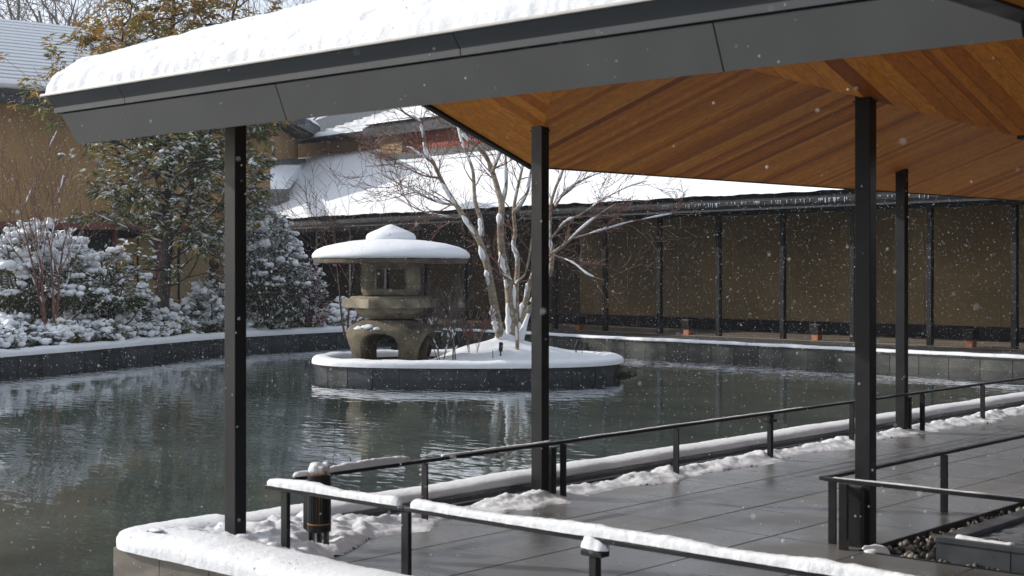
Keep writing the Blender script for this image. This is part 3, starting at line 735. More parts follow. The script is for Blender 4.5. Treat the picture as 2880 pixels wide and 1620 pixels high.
for _ in range(nst):
    x = rng.uniform(7.43, 12.0); y = rng.uniform(2.4, 3.97)
    if x > 7.60 and y < 3.50: continue
    r = rng.uniform(0.011, 0.026); A = rng.uniform(0.6, 1.2, 3) * r
    ang = rng.uniform(0, 6.28); c, s = math.cos(ang), math.sin(ang)
    q = iv * A * (1 + 0.18 * rng.standard_normal((len(iv), 1))); q = np.stack([q[:, 0] * c - q[:, 1] * s, q[:, 0] * s + q[:, 1] * c, q[:, 2]], 1) + (x, y, -0.040 + rng.uniform(0, 0.025))
    V.append(q); F.append(fi + len(iv) * k); k += 1; cols_ += [rng.uniform()] * len(iv)
me = np_mesh('gravel', np.concatenate(V), np.concatenate(F), leaf_mat('gravel_stones', [(0.04, 0.04, 0.04), (0.12, 0.11, 0.095), (0.28, 0.25, 0.20), (0.42, 0.38, 0.31)], 0.5), True)
at = me.attributes.new('shade', 'FLOAT', 'POINT'); at.data.foreach_set('value', cols_)
tag(link('gravel', me), 'mixed grey gravel between deck edging and stone basin', 'gravel', kind='stuff')
bas = empty('stone_basin', (7.50, 3.58, -0.07), 0, 'low dark stone basin with a wet rippled slate top beside the gravel', 'basin')
MB().box(0.0, 4.0, -3.0, 0.0, 0, 0.045).build('plinth', M['granite'], bas)
for i in range(7): MB().box(0.012, 0.05, -0.43 * (i + 1) + 0.003, -0.43 * i - 0.003, 0.047, 0.155).build('facing_tile', M['granite'], bas)
MB().box(0.052, 3.9, -3.0, -0.02, 0.047, 0.155).build('core', M['granite'], bas)
rim = MB().box(0.0, 0.11, -3.0, 0.0, 0.157, 0.190).box(0.112, 4.0, -0.11, 0.0, 0.157, 0.190).build('rim', M['granite'], bas, bevel=0.004)
def slate_z(x, y): return 0.163 + 0.012 * fb(x * 9, y * 9, 2.0, 3)
sl = snow_field('slate_top', 0.112, 3.4, -2.6, -0.112, 0.03, slate_z, m=pm('wet_slate', (0.020, 0.021, 0.024), 0.16, 0.3, 8, 0.2, 60), parent=bas)
for (x, y, r, lb) in ((7.47, 3.93, 0.085, 'rounded snow lump at the foot of the gravel-bed column'),):
    m_ = MB(); blob(m_, (x, y, -0.03), r, 0.75, 3.0, 0.25, 3); tag(m_.build('snow_lump', M['snow'], None, smooth=True), lb, 'snow', kind='stuff')
m_ = MB(); rr = random.Random(3)
for i in range(26): blob(m_, (7.45 + rr.uniform(-0.02, 0.03), 3.55 - i * 0.05, -0.055), rr.uniform(0.03, 0.055), 0.55, i * 1.3, 0.35, 2)
for i in range(16): blob(m_, (7.9 + rr.uniform(0, 2.2), 3.66 + rr.uniform(-0.02, 0.2), -0.05), rr.uniform(0.025, 0.06), 0.6, i * 2.3, 0.35, 2)
tag(m_.build('gravel_snow', M['snow'], None, smooth=True), 'melting scraps of snow along the foot of the stone basin', 'snow', kind='stuff')
snow_strip('basin_snow', [(7.55, 3.48, 0.118), (7.55, 3.14, 0.118)], 0.05, 0.02, 12.0, 0.012, 0.8, label='small crust of snow on the stone basin rim')

# camera terrace behind the frame
tag(MB().box(-4, 3.0, -4, 2.0, -0.5, -0.004).build('terrace', M['deck']), kind='structure')

def anchor(root, loc):
    """put a thing's Empty at the thing's base without moving its parts"""
    loc = Vector(loc); root.location = loc
    for c in root.children: c.location = c.location - loc
anchor(pr, (11.6, 6.48, 0)); anchor(nr, (5.0, 4.6, 0)); anchor(lr, (7.36, 4.2, 0))

RZC = VIEW_AZ - math.pi / 2                            # local x to the right, local y away from the path
# ------------------------------------------------------------------ island
IC = EYE + FWD * 24.75 + RGT * (-0.765); IC.z = 0
IA, IB, IN_ = 2.62, 1.80, 2.5
def sup(a, ka=1.0):
    c, s = math.cos(a), math.sin(a)
    return (math.copysign(abs(c) ** (2 / IN_), c) * IA * ka, math.copysign(abs(s) ** (2 / IN_), s) * (IB + (ka - 1) * IA) )
per = [Vector(sup(2 * math.pi * i / 240)) for i in range(240)]; per.append(per[0])
isl = empty('island_wall', IC, RZC, 'oval black granite wall of the pond island', 'wall')
P = resample(per, 0.47)
core = MB(); cop = MB()
for i in range(len(P)):
    a = P[i]; b = P[(i + 1) % len(P)]
    if (b - a).length < 0.05: continue
    d = (b - a).normalized(); nrm = Vector((d.y, -d.x)); tl = MB()
    q = [a + nrm * 0.02 + d * 0.005, b + nrm * 0.02 - d * 0.005, b + nrm * 0.002 - d * 0.005, a + nrm * 0.002 + d * 0.005]
    tl.prism(q[::-1], -0.42, 0.012); tl.build('tile', M['granite'], isl)
    core.prism([a, b, b - nrm * 0.22, a - nrm * 0.22][::-1], -0.45, 0.012)
    cop.prism([a + nrm * 0.035, b + nrm * 0.035, b - nrm * 0.24, a - nrm * 0.24][::-1], 0.014, 0.05)
core.build('wall_core', M['mortar'], isl); cop.build('coping', M['granite'], isl)
fl = MB().prism([(p.x * 0.93, p.y * 0.91) for p in per[:-1]], -0.44, 0.0).build('island_ground', M['stone_dark']); fl.location = IC; fl.rotation_euler = (0, 0, RZC); tag(fl, kind='structure')
def to_world(p): return IC + RGT * p[0] + FWD * p[1] + Vector((0, 0, p[2]))
rimp = [to_world((p.x * 0.962, p.y * 0.945, 0.045)) for p in per]
snow_strip('island_snow', rimp + rimp[1:3], 0.34, 0.12, 21, 0.035, 0.16, label='rounded snow ring on the island wall', cap=False)
LX, LY = -1.31, -0.35                                  # lantern, TX, TY tree (island coordinates)
TX, TY = 0.66, 0.75
def mound(x, y):
    e = (abs(x / (IA * 0.94)) ** IN_ + abs(y / (IB * 0.92)) ** IN_)
    if e > 1.0: return None
    k = smooth01(-0.75, -0.15, x + 0.15 * nz(x * 2, y * 2) - 0.15 * y) 
    d = math.hypot((x - TX) * 0.75, y - TY)
    h = 0.03 + 0.09 * k + 0.27 * math.exp(-(d / 0.75) ** 2) + 0.10 * math.exp(-(math.hypot((x - TX) * 1.2, (y - TY) * 1.2) / 0.25) ** 2)
    h += 0.02 * fb(x * 2.2, y * 2.2, 4)
    if k < 0.08: return None
    return h
V = []; o = snow_field('island_snow', -2.6, 2.6, -1.8, 1.8, 0.035, mound, label='smooth snow mound around the foot of the bare maple')
o.location = IC; o.rotation_euler = (0, 0, RZC)

# ------------------------------------------------------------------ stone lantern
LC = to_world((LX, LY, 0.075))
lan = empty('stone_lantern', LC, RZC + math.radians(4), 'wide-capped snow-viewing stone lantern standing on the island rim', 'lantern')
def sj(x, y, z): return (0.010 * nz(x * 5, y * 5, z * 5), 0.006 * nz(x * 4, y * 4, z * 4 + 9))
# base with four legs and arches between them
legs = [math.radians(a) for a in (-150, -62, 20, 133)]; LH = 0.74
def ang_d(a, b): return abs((a - b + math.pi) % (2 * math.pi) - math.pi)
order = sorted(a % (2 * math.pi) for a in legs)
def arch(th):
    th %= 2 * math.pi
    for i in range(4):
        a = order[i]; b = order[(i + 1) % 4] + (2 * math.pi if i == 3 else 0); t = th if th >= a or i != 3 else th + 2 * math.pi
        if i == 3 and th < order[0]: t = th + 2 * math.pi
        if a <= t <= b:
            hw = math.radians(12.5); m0, m1 = a + hw, b - hw
            if t <= m0 or t >= m1: return 0.0
            u = (t - (m0 + m1) / 2) / ((m1 - m0) / 2); return 0.49 * (1 - abs(u) ** 3.0) ** 0.42
    return 0.0
def prof_r(z):
    T = [(0.0, 0.64), (0.12, 0.655), (0.30, 0.72), (0.45, 0.765), (0.54, 0.755), (0.62, 0.68), (0.69, 0.52), (0.73, 0.33), (0.745, 0.0)]
    for (z0, r0), (z1, r1) in zip(T[:-1], T[1:]):
        if z <= z1: return r0 + (r1 - r0) * (z - z0) / (z1 - z0)
    return 0.0
NT, NV = 160, 22
q = []; f = []
for i in range(NT):
    th = 2 * math.pi * i / NT; zb = arch(th)
    for side in (0, 1):
        for j in range(NV):
            z = zb + (0.745 - zb) * (j / (NV - 1)) ** 0.8; r = prof_r(z)
            lobe = 1 + 0.04 * math.cos(4 * (th - legs[1]))
            if side: r = max(0, r - 0.17) if z < 0.60 else r * 0.5; z = min(z, 0.56)
            dr, dz = sj(r * math.cos(th), r * math.sin(th), z); rr_ = r * lobe * (1 + dr)
            q.append((rr_ * math.cos(th), rr_ * math.sin(th), z))
for i in range(NT):
    i2 = (i + 1) % NT
    for side in (0, 1):
        for j in range(NV - 1):
            a = (i * 2 + side) * NV + j; b = (i2 * 2 + side) * NV + j
            f.append((a, b, b + 1, a + 1) if side == 0 else (b, a, a + 1, b + 1))
    a = i * 2 * NV; b = i2 * 2 * NV; f.append((b, a, a + NV, b + NV))
MB().add(q, f).build('legged_base', M['stone_dark'], lan, smooth=True)
MB().lathe([(0.0, 0.70), (0.47, 0.735), (0.50, 0.775), (0.585, 0.83), (0.62, 0.875), (0.625, 0.915)], 48, jit=sj).build('bowl', M['stone'], lan, smooth=True)
hexp = [(0.83 * math.cos(math.radians(60 * k + 4)), 0.83 * math.sin(math.radians(60 * k + 4))) for k in range(6)]
MB().prism(hexp, 0.915, 1.07).build('platform_slab', M['stone'], lan, bevel=0.012)
MB().lathe([(0.70, 1.068), (0.70, 1.095), (0.66, 1.112), (0.0, 1.112)], 40, jit=sj).build('platform_disc', M['stone'], lan)
# firebox: chamfered square drum with an opening in each side
HW, CH, OP = 0.50, 0.10, 0.235
lv = [(1.112, 0.86), (1.14, 0.94), (1.20, 0.995), (1.23, 1.0), (1.575, 1.0), (1.69, 1.0)]
def ring_pts(s, inner):
    out = []
    for k in range(4):
        a = math.pi / 2 * k; c, sn = math.cos(a), math.sin(a); h = (HW - 0.12) if inner else HW * s; w = (HW - 0.16) if inner else (HW - CH) * s
        for t in (-w, -OP, OP, w):
            out.append((c * h - sn * t, sn * h + c * t))
    return out
q = []; f = []; nl = len(lv)
for inner in (0, 1):
    for z, s in lv: q += [(x_, y_, z) for x_, y_ in ring_pts(s, inner)]
for inner in (0, 1):
    for l in range(nl - 1):
        for k in range(16):
            if l == 3 and k % 4 == 1: continue
            a = inner * nl * 16 + l * 16 + k; b = inner * nl * 16 + l * 16 + (k + 1) % 16
            f.append((a, b, b + 16, a + 16) if not inner else (b, a, a + 16, b + 16))
for k in (1, 5, 9, 13):
    o_ = 3 * 16 + k; i_ = nl * 16 + 3 * 16 + k
    f += [(o_, o_ + 1, i_ + 1, i_), (o_ + 17, o_ + 16, i_ + 16, i_ + 17), (o_ + 16, o_, i_, i_ + 16), (o_ + 1, o_ + 17, i_ + 17, i_ + 1)]
f.append(tuple(nl * 16 + k for k in range(16)))
fbx = MB().add(q, f).build('firebox', M['stone'], lan)
for k in range(4):
    a = math.pi / 2 * k
    fr = MB(); h = HW + 0.006
    fr.box(h - 0.05, h, -OP - 0.03, -OP, 1.205, 1.60).box(h - 0.05, h, OP, OP + 0.03, 1.205, 1.60).box(h - 0.05, h, -OP - 0.001, OP + 0.001, 1.207, 1.229).box(h - 0.05, h, -OP - 0.001, OP + 0.001, 1.576, 1.598)
    fr.build('window_frame', M['stone'], fbx).rotation_euler = (0, 0, a)
MB().lathe([(0.0, 1.70), (0.9, 1.685), (1.30, 1.672), (1.315, 1.68), (1.325, 1.742), (1.25, 1.765), (0.6, 1.85), (0.0, 1.88)], 64, jit=lambda x, y, z: (0.006 * nz(x * 3, y * 3, 1), 0.0)).build('cap', M['stone_cap'], lan)
MB().lathe([(0.40, 1.86), (0.40, 1.93), (0.30, 2.0), (0.12, 2.08), (0.0, 2.16)], 24).build('finial', M['stone_dark'], lan)
def lj(x, y, z): return (0.012 * nz(x * 3, y * 3, z) + 0.006 * nz(x * 14, y * 14, z * 9), 0.010 * nz(x * 4, y * 4, 2) + 0.004 * nz(x * 18, y * 18, 3))
m_ = MB(); sp = [(1.318, 1.752), (1.345, 1.765), (1.352, 1.80), (1.335, 1.845), (1.28, 1.90), (1.16, 1.955), (0.95, 2.01), (0.7, 2.05), (0.48, 2.075), (0.30, 2.09), (0, 2.10)]
m_.lathe(sp, 96, jit=lj)
m_.lathe([(0.41, 2.04), (0.428, 2.085), (0.425, 2.13), (0.40, 2.175), (0.33, 2.215), (0.24, 2.25), (0.15, 2.29), (0.07, 2.325), (0.0, 2.345)], 64, jit=lj)
o = m_.build('lantern_snow', M['snow'], None, smooth=True); o.location = LC; o.rotation_euler = lan.rotation_euler
tag(o, 'smooth dome of snow with a peaked knob on the stone lantern', 'snow', kind='stuff')
m_ = MB(); blob(m_, (-0.36, -0.50, 0.60), 0.13, 0.35, 4, 0.35, 3); blob(m_, (-0.50, -0.43, 0.575), 0.11, 0.4, 8, 0.35, 3); blob(m_, (-0.22, -0.60, 0.575), 0.09, 0.35, 9, 0.35, 3)
o = m_.build('lantern_snow', M['snow'], None, smooth=True); o.location = LC; o.rotation_euler = lan.rotation_euler
tag(o, 'small patch of snow on the shoulder of the lantern base', 'snow', kind='stuff')

# spotlights and stakes on the island
for (px, py, lb, h, lean) in ((1408, 992, 'stubby black spotlight upright in the snow before the maple', 0.17, 0.05), (1620, 982, 'black spotlight leaning in the snow at the far end of the island', 0.15, 0.35), (1203, 1005, 'black spotlight beside the lantern leg', 0.20, 0.25)):
    p = ray(px, py, 24.4 if px < 1500 else 25.2); o = empty('spotlight', p, RZC, lb, 'spotlight'); b = MB()
    b.tube([(0, 0, -0.12), (0, 0, 0.03)], 0.012, 8); b.build('stake', M['steel'], o)
    MB().tube([(0, 0, 0.02), (lean * h, 0, h), (lean * h * 1.1, 0, h + 0.012)], [0.034, 0.036, 0.02], 14).build('head', M['steel'], o)
for (px, py, lb) in ((1386, 1012, 'thin black stake beside the stubby spotlight'), (1637, 985, 'thin black stake at the far end of the island')):
    p = ray(px, py, 24.2 if px < 1500 else 25.2); o = tag(MB().tube([(0, 0, -0.1), (0, 0, 0.16)], 0.007, 6).build('stake', M['steel']), lb, 'stake'); o.location = p
m_ = MB(); blob(m_, (0, 0, 0), 0.26, 0.45, 6, 0.35, 3); o = tag(m_.build('rock', M['moss_rock'], None, smooth=True), 'flat mossy rock in the water by the island wall', 'rock'); o.location = ray(1748, 1052, 24.3); o.location.z = ZW + 0.02

# ------------------------------------------------------------------ trees: branch builder
class Tree:
    def __init__(s, seed): s.r = random.Random(seed); s.seg = []; s.tips = []
    def limb(s, pts, rads, lvl): s.seg.append(([Vector(p) for p in pts], list(rads), lvl))
    def grow(s, p, d, L, r, lvl, maxl, nch=4, spread=0.7, up=0.15, wob=0.18, shrink=0.62, first=0.3, rmin=0.0025):
        rr = s.r; n = max(3, int(5 - lvl * 0.5)); pts = [p.copy()]; rad = [r]; dd = d.normalized()
        for i in range(n):
            dd = (dd + Vector((rr.gauss(0, wob), rr.gauss(0, wob), rr.gauss(0, wob) + up * 0.5))).normalized()
            pts.append(pts[-1] + dd * (L / n)); rad.append(max(rmin, r * (1 - 0.75 * (i + 1) / n)))
        s.limb(pts, rad, lvl)
        if lvl >= maxl: s.tips.append((pts[-1], dd, lvl)); s.tips.append((pts[-2], dd, lvl)); return
        for c in range(nch):
            t = first + (1 - first) * (c + rr.random()) / nch; i = min(n - 1, int(t * n)); u = t * n - i
            q = pts[i].lerp(pts[i + 1], u); base = (pts[i + 1] - pts[i]).normalized()
            sd = Vector((rr.gauss(0, 1), rr.gauss(0, 1), rr.gauss(0, 0.6))); sd = (sd - base * sd.dot(base)).normalized()
            nd = (base * (1 - spread * 0.5) + sd * spread + Vector((0, 0, up))).normalized()
            s.grow(q, nd, L * shrink * rr.uniform(0.7, 1.15), max(rmin, rad[i] * 0.6), lvl + 1, maxl, nch, spread, up, wob, shrink, first, rmin)
    def mesh(s, lv, sides):
        m_ = MB()
        for pts, rad, l in s.seg:
            if l in lv: m_.tube(pts, rad, sides(l), cap=False)
        return m_
    def snow(s, lv, prob, thick=0.7, rmin=0.0, side=Vector((0, 0, 0)), steep=False):
        """snow lying on limbs: short lumpy rolls offset to the upper side"""
        m_ = MB(); rr = s.r
        for pts, rad, l in s.seg:
            if l not in lv: continue
            for i in range(len(pts) - 1):
                a, b = pts[i], pts[i + 1]; r = (rad[i] + rad[i + 1]) / 2
                if r < rmin or rr.random() > prob: continue
                d = (b - a); 
                if d.length < 0.03: continue
                dn = d.normalized()
                if steep and abs(dn.z) > 0.75: continue
                up_ = Vector((0, 0, 1)) + side; up_ = up_ - dn * up_.dot(dn)
                if up_.length < 0.05: continue
                up_.normalize(); t0 = rr.uniform(0, 0.3); t1 = rr.uniform(0.6, 1.0); n = 5; R_ = r * thick + 0.010
                pp = []; rd = []
                for k in range(n):
                    t = t0 + (t1 - t0) * k / (n - 1); e = math.sin(math.pi * (0.08 + 0.84 * k / (n - 1))) ** 0.6
                    pp.append(a.lerp(b, t) + up_ * (r * 0.75 + R_ * 0.25)); rd.append(R_ * e * rr.uniform(0.75, 1.2))
                m_.tube(pp, rd, 7, cap=True)
        return m_

def leaf_mesh(name, C, D, size, wid, m, rng, droop=0.25, shade=None, off=0.0, parent=None):
    C = np.asarray(C, float); D = np.asarray(D, float); n = len(C)
    D = D + np.array([0, 0, -droop]); D /= np.linalg.norm(D, axis=1, keepdims=True)
    A = rng.standard_normal((n, 3)); Sd = np.cross(D, np.array([0, 0, 1.0]) + 0.35 * A); Sd /= np.linalg.norm(Sd, axis=1, keepdims=True) + 1e-9
    U = np.cross(Sd, D); L = (size * rng.uniform(0.7, 1.25, n))[:, None]; W = L * wid
    b = C; t = C + D * L - U * 0.12 * L; l = C + D * L * 0.45 + Sd * W + U * 0.06 * L; r = C + D * L * 0.45 - Sd * W + U * 0.06 * L
    V = np.stack([b, r, t, l], 1).reshape(-1, 3); V[:, 2] += off
    F = np.arange(n * 4).reshape(-1, 4)
    me = np_mesh(name, V, F, m, False)
    if shade is not None:
        at = me.attributes.new('shade', 'FLOAT', 'POINT'); at.data.foreach_set('value', np.repeat(np.asarray(shade, dtype=np.float32), 4))
    return link(name, me, parent)

def blob_cloud(name, pts, rads, m, seed, sq=0.6, sub=1, parent=None, amp=0.3, multi=0):
    bm_ = bmesh.new(); bmesh.ops.create_icosphere(bm_, subdivisions=sub, radius=1.0); iv_ = np.array([v.co[:] for v in bm_.verts]); bm_.verts.index_update()
    fi_ = np.array([[v.index for v in f.verts] for f in bm_.faces]); bm_.free(); rg = np.random.default_rng(seed); n = len(pts)
    pts = np.asarray(pts, float); rads = np.asarray(rads, float)
    if multi:
        off = rg.standard_normal((n, multi, 3)) * np.array([0.75, 0.75, 0.30]) * rads[:, None, None]; off[:, 0] = 0
        rads = (rads[:, None] * rg.uniform(0.45, 0.95, (n, multi))).ravel(); pts = (pts[:, None] + off).reshape(-1, 3); n *= multi
    K = rg.standard_normal((n, 3, 3)) * 1.7; ph = rg.uniform(0, 6.28, (n, 1, 3))
    A = rads[:, None, None] * (1 + amp * np.sin(np.einsum('vj,njk->nvk', iv_, K) + ph).sum(2, keepdims=True) * 0.6)
    Q = iv_[None] * A * np.stack([rg.uniform(0.75, 1.3, n), rg.uniform(0.75, 1.3, n), np.full(n, sq)], 1)[:, None, :] + pts[:, None, :]
    F = (fi_[None] + (np.arange(n) * len(iv_))[:, None, None]).reshape(-1, 3)
    return link(name, np_mesh(name, Q.reshape(-1, 3), F, m, True), parent)

# ------------------------------------------------------------------ bare maple on the island
DS = 1.118
mp_base = to_world((TX, TY, 0.0))
mt = Tree(11); TD = 25.6
def dpts(L, dz0=0.0, dz1=0.0):
    n = len(L); return [ray(x * DS, y * DS, TD + dz0 + (dz1 - dz0) * i / max(1, n - 1)) for i, (x, y) in enumerate(L)]
def rads(r0, r1, n): return [(r0 + (r1 - r0) * (i / (n - 1)) ** 0.8) * DS / 4000 * TD for i in range(n)]
TR = [
 ([(1262, 862), (1252, 815), (1246, 783), (1236, 725), (1226, 670), (1216, 635), (1206, 606), (1183, 570), (1159, 533), (1126, 483), (1108, 448), (1092, 413), (1072, 377), (1062, 317), (1049, 300), (1022, 287), (1005, 270)], 12.5, 2.0, -0.2, -0.7),
 ([(1280, 862), (1286, 833), (1282, 750), (1276, 700), (1262, 633), (1259, 566), (1262, 516), (1253, 480), (1239, 433), (1222, 393), (1192, 363), (1169, 343), (1152, 320), (1135, 290), (1120, 262)], 13.5, 2.5, 0.0, 0.5),
 ([(1206, 606), (1212, 590), (1209, 550), (1196, 510), (1193, 480), (1189, 427), (1172, 383), (1159, 343), (1150, 300), (1140, 265)], 7.5, 2.0, -0.35, 0.1),
 ([(1293, 860), (1298, 780), (1299, 716), (1302, 650), (1292, 616), (1296, 583), (1292, 533), (1300, 483), (1310, 440), (1318, 400), (1322, 340)], 8.5, 2.5, 0.25, 0.6),
 ([(1300, 862), (1312, 833), (1316, 783), (1326, 743), (1336, 700), (1360, 668), (1386, 640), (1426, 610), (1462, 576), (1512, 536), (1550, 512)], 10.5, 1.2, 0.1, -0.5),
 ([(1301, 888), (1301, 833), (1296, 750), (1299, 713), (1320, 690), (1332, 640), (1337, 600)], 5.0, 2.0, -0.75, -0.5),
 ([(1322, 800), (1350, 740), (1382, 690), (1389, 633), (1382, 593), (1386, 516), (1396, 478), (1412, 437), (1425, 400)], 9.0, 2.5, 0.5, 0.9),
 ([(1262, 516), (1272, 480), (1274, 440), (1272, 393), (1270, 330)], 6.0, 2.0, 0.2, 0.4),
 ([(1239, 433), (1252, 400), (1262, 370), (1268, 320)], 4.5, 2.0, 0.2, 0.1),
 ([(1299, 716), (1278, 700), (1262, 690), (1255, 660)], 4.5, 2.0, 0.0, -0.3),
 ([(1292, 533), (1312, 512), (1328, 480), (1334, 440), (1340, 400)], 5.5, 2.0, 0.3, 0.2),
 ([(1396, 520), (1425, 480), (1470, 450), (1520, 432)], 3.6, 1.0, 0.7, 1.2),
 ([(1386, 600), (1420, 560), (1460, 540), (1520, 500), (1580, 470), (1630, 455)], 3.0, 0.7, 0.3, 0.0),
 ([(1389, 640), (1440, 660), (1480, 690), (1520, 705)], 2.4, 0.7, 0.2, -0.3),
 ([(1440, 600), (1510, 580), (1580, 560), (1650, 545), (1690, 538)], 2.4, 0.7, -0.2, -0.4),
 ([(1145, 515), (1100, 508), (1040, 480), (990, 455), (945, 430)], 3.8, 0.8, -0.5, -0.9),
 ([(1108, 448), (1060, 440), (1010, 415), (960, 395)], 3.2, 0.8, -0.6, -1.0),
 ([(1165, 545), (1120, 545), (1060, 530), (1010, 505), (970, 480)], 3.0, 0.8, -0.4, -0.2),
 ([(1092, 413), (1060, 390), (1030, 372), (985, 368)], 3.0, 0.8, -0.6, -0.4),
]
guided = []
for L, r0, r1, z0, z1 in TR:
    pts = dpts(L, z0, z1); rd = rads(r0, r1, len(L)); sp_ = smooth_poly(pts, 4); mt.limb(sp_, [rd[min(len(rd) - 1, i // 4)] + (rd[min(len(rd) - 1, i // 4 + 1)] - rd[min(len(rd) - 1, i // 4)]) * (i % 4) / 4 for i in range(len(sp_))], 0)
    guided.append((pts, rd))
    n = len(L); thin = r0 < 4.8
    for i in range(n - 1):
        if not thin and i < n * 0.36: continue
        for c in range(3 if thin else 2):
            if mt.r.random() < (0.95 if thin else 0.8):
                a, b = pts[i], pts[i + 1]; q = a.lerp(b, mt.r.random()); base = (b - a).normalized()
                sd = Vector((mt.r.gauss(0, 1), mt.r.gauss(0, 1), mt.r.gauss(0, 0.7))); sd = (sd - base * sd.dot(base)).normalized()
                mt.grow(q, (base * 0.8 + sd * 0.75 + Vector((0, 0, 0.1))).normalized(), mt.r.uniform(0.35, 0.85), min(rd[i] * 0.5, 0.013), 1, 3, 3, 0.6, 0.06, 0.14, 0.62, 0.25, 0.0042)
maple = empty('maple_tree', (0, 0, 0), 0, 'bare multi-stemmed maple with snowy pale trunks on the island', 'tree')
mt.mesh([0], lambda l: 10).build('trunk', M['bark_pale'], maple, smooth=True)
mt.mesh([1, 2, 3], lambda l: 4 if l == 1 else 3).build('twigs', M['bark_red'], maple)
anchor(maple, mp_base)
sn = MB(); rs_ = random.Random(61)
for pts, rd in guided:
    pts = smooth_poly(pts, 6); i = 4
    while i < len(pts) - 8:
        r = rd[min(len(rd) - 1, i // 6)]
        ln = rs_.randint(4, 11); seg_ = pts[i:i + ln]
        if r > 0.008 and rs_.random() < 0.85 and len(seg_) > 3:
            pp = []; rr_ = []
            for k, p in enumerate(seg_):
                d = (seg_[min(k + 1, len(seg_) - 1)] - seg_[max(k - 1, 0)]).normalized(); u = Vector((0, 0, 1.0)) - RGT * 0.85 - FWD * 0.75; u = (u - d * u.dot(d)).normalized()
                e = math.sin(math.pi * (k + 0.5) / len(seg_)) ** 0.4; q_ = (r * 0.72 + 0.011) * e * rs_.uniform(0.55, 1.2)
                pp.append(p + u * (r * 0.62)); rr_.append(q_)
            sn.tube(pp, rr_, 8)
        i += ln + rs_.randint(0, 5)
pp = [to_world((TX - 0.10, TY - 0.15, 0.36)), to_world((TX - 0.02, TY - 0.13, 0.52)), to_world((TX - 0.16, TY - 0.12, 0.78))]
sn.tube([to_world((TX - 0.05, TY - 0.08, 0.30)), to_world((TX - 0.10, TY - 0.08, 0.50)), to_world((TX - 0.19, TY - 0.1, 0.80))], [0.17, 0.10, 0.03], 9)
sn.tube([to_world((TX + 0.2, TY - 0.1, 0.28)), to_world((TX + 0.30, TY - 0.15, 0.55)), to_world((TX + 0.40, TY - 0.15, 0.86))], [0.10, 0.06, 0.025], 9)
tag(sn.build('branch_snow', M['snow'], None, smooth=True), 'strips of snow caught on the maple trunks and forks', 'snow', kind='stuff')

def bare_tree(name, base, h, seed, label, group=None, stems=3, bark='bark_red', spread=0.6, maxl=4, r0=0.03, lean=0.25, nch=4, snow=0.0, up=0.12, cat='tree', first=0.3, rmin=0.0042):
    t = Tree(seed); b = Vector(base)
    for k in range(stems):
        a = 2 * math.pi * k / stems + t.r.uniform(-0.5, 0.5)
        d = Vector((math.cos(a) * lean, math.sin(a) * lean, 1)) if stems > 1 else Vector((t.r.gauss(0, 0.08), t.r.gauss(0, 0.08), 1))
        t.grow(b + Vector((math.cos(a), math.sin(a), 0)) * 0.04 * (stems > 1), d, h * t.r.uniform(0.5, 0.68), r0 * t.r.uniform(0.8, 1.1), 0, maxl, nch, spread, up, 0.10, 0.60, first, rmin)
    root = empty(name, (0, 0, 0), 0, label, cat, group)
    t.mesh([0], lambda l: 7).build('trunk', M[bark], root, smooth=True)
    t.mesh([1, 2, 3, 4], lambda l: 5 if l == 1 else 3).build('branches', M[bark], root)
    if snow: t.snow([0, 1], snow, 0.8, 0.004).build('snow', M['snow'], root, smooth=True)
    anchor(root, base); return root
# small bare plants
def on_ground(px, depth, z): p = ray(px, 765, depth); p.z = z; return p
bare_tree('bare_shrub', on_ground(1240, 24.3, 0.05), 1.35, 31, 'twiggy brown shrub beside the lantern base', stems=5, maxl=3, r0=0.010, lean=0.3, bark='bark_grey', cat='shrub', up=0.3, snow=0.1)
bare_tree('bare_shrub', on_ground(1277, 24.0, 0.06), 1.15, 33, 'slim upright bare shrub in the island snow', stems=2, maxl=3, r0=0.014, lean=0.1, bark='bark_grey', cat='shrub', up=0.3, snow=0.1)
bare_tree('bare_shrub', on_ground(1330, 24.8, 0.06), 0.9, 35, 'small red-twigged shrub left of the maple foot', stems=4, maxl=3, r0=0.008, lean=0.35, bark='bark_red', cat='shrub', up=0.25)
bare_tree('bare_tree', on_ground(975, 33.0, 0.04), 5.0, 41, 'small bare tree behind the lantern against the dark gallery', stems=3, maxl=3, r0=0.035, lean=0.34, bark='bark_red', up=0.1, spread=0.62, first=0.42)
bare_tree('bare_tree', on_ground(150, 27.6, 0.08), 4.4, 47, 'slim reddish multi-stemmed bare tree in the left garden', stems=4, maxl=3, r0=0.042, lean=0.16, bark='bark_red', up=0.3, snow=0.25, first=0.3)
# bare trees beyond the roofs
rb = random.Random(5)
for i, (px, dep, h) in enumerate(((-60, 62, 19), (5, 58, 20), (45, 70, 22), (88, 66, 21), (108, 60, 18), (160, 72, 22), (180, 58, 19), (215, 64, 21), (262, 57, 18), (330, 68, 21), (420, 64, 20), (500, 72, 21), (600, 82, 23), (660, 80, 22), (690, 86, 24), (720, 84, 23), (755, 80, 23), (790, 88, 24))):
    bare_tree('bare_tree', on_ground(px, dep, 0.0), h, 100 + i, 'tall bare grey tree beyond the snowy roofs', 'bare trees beyond the roofs', stems=1, maxl=3, r0=rb.uniform(0.17, 0.26), lean=0.1, bark='bark_grey', nch=5, spread=0.75, up=0.10, first=0.25, rmin=0.013)

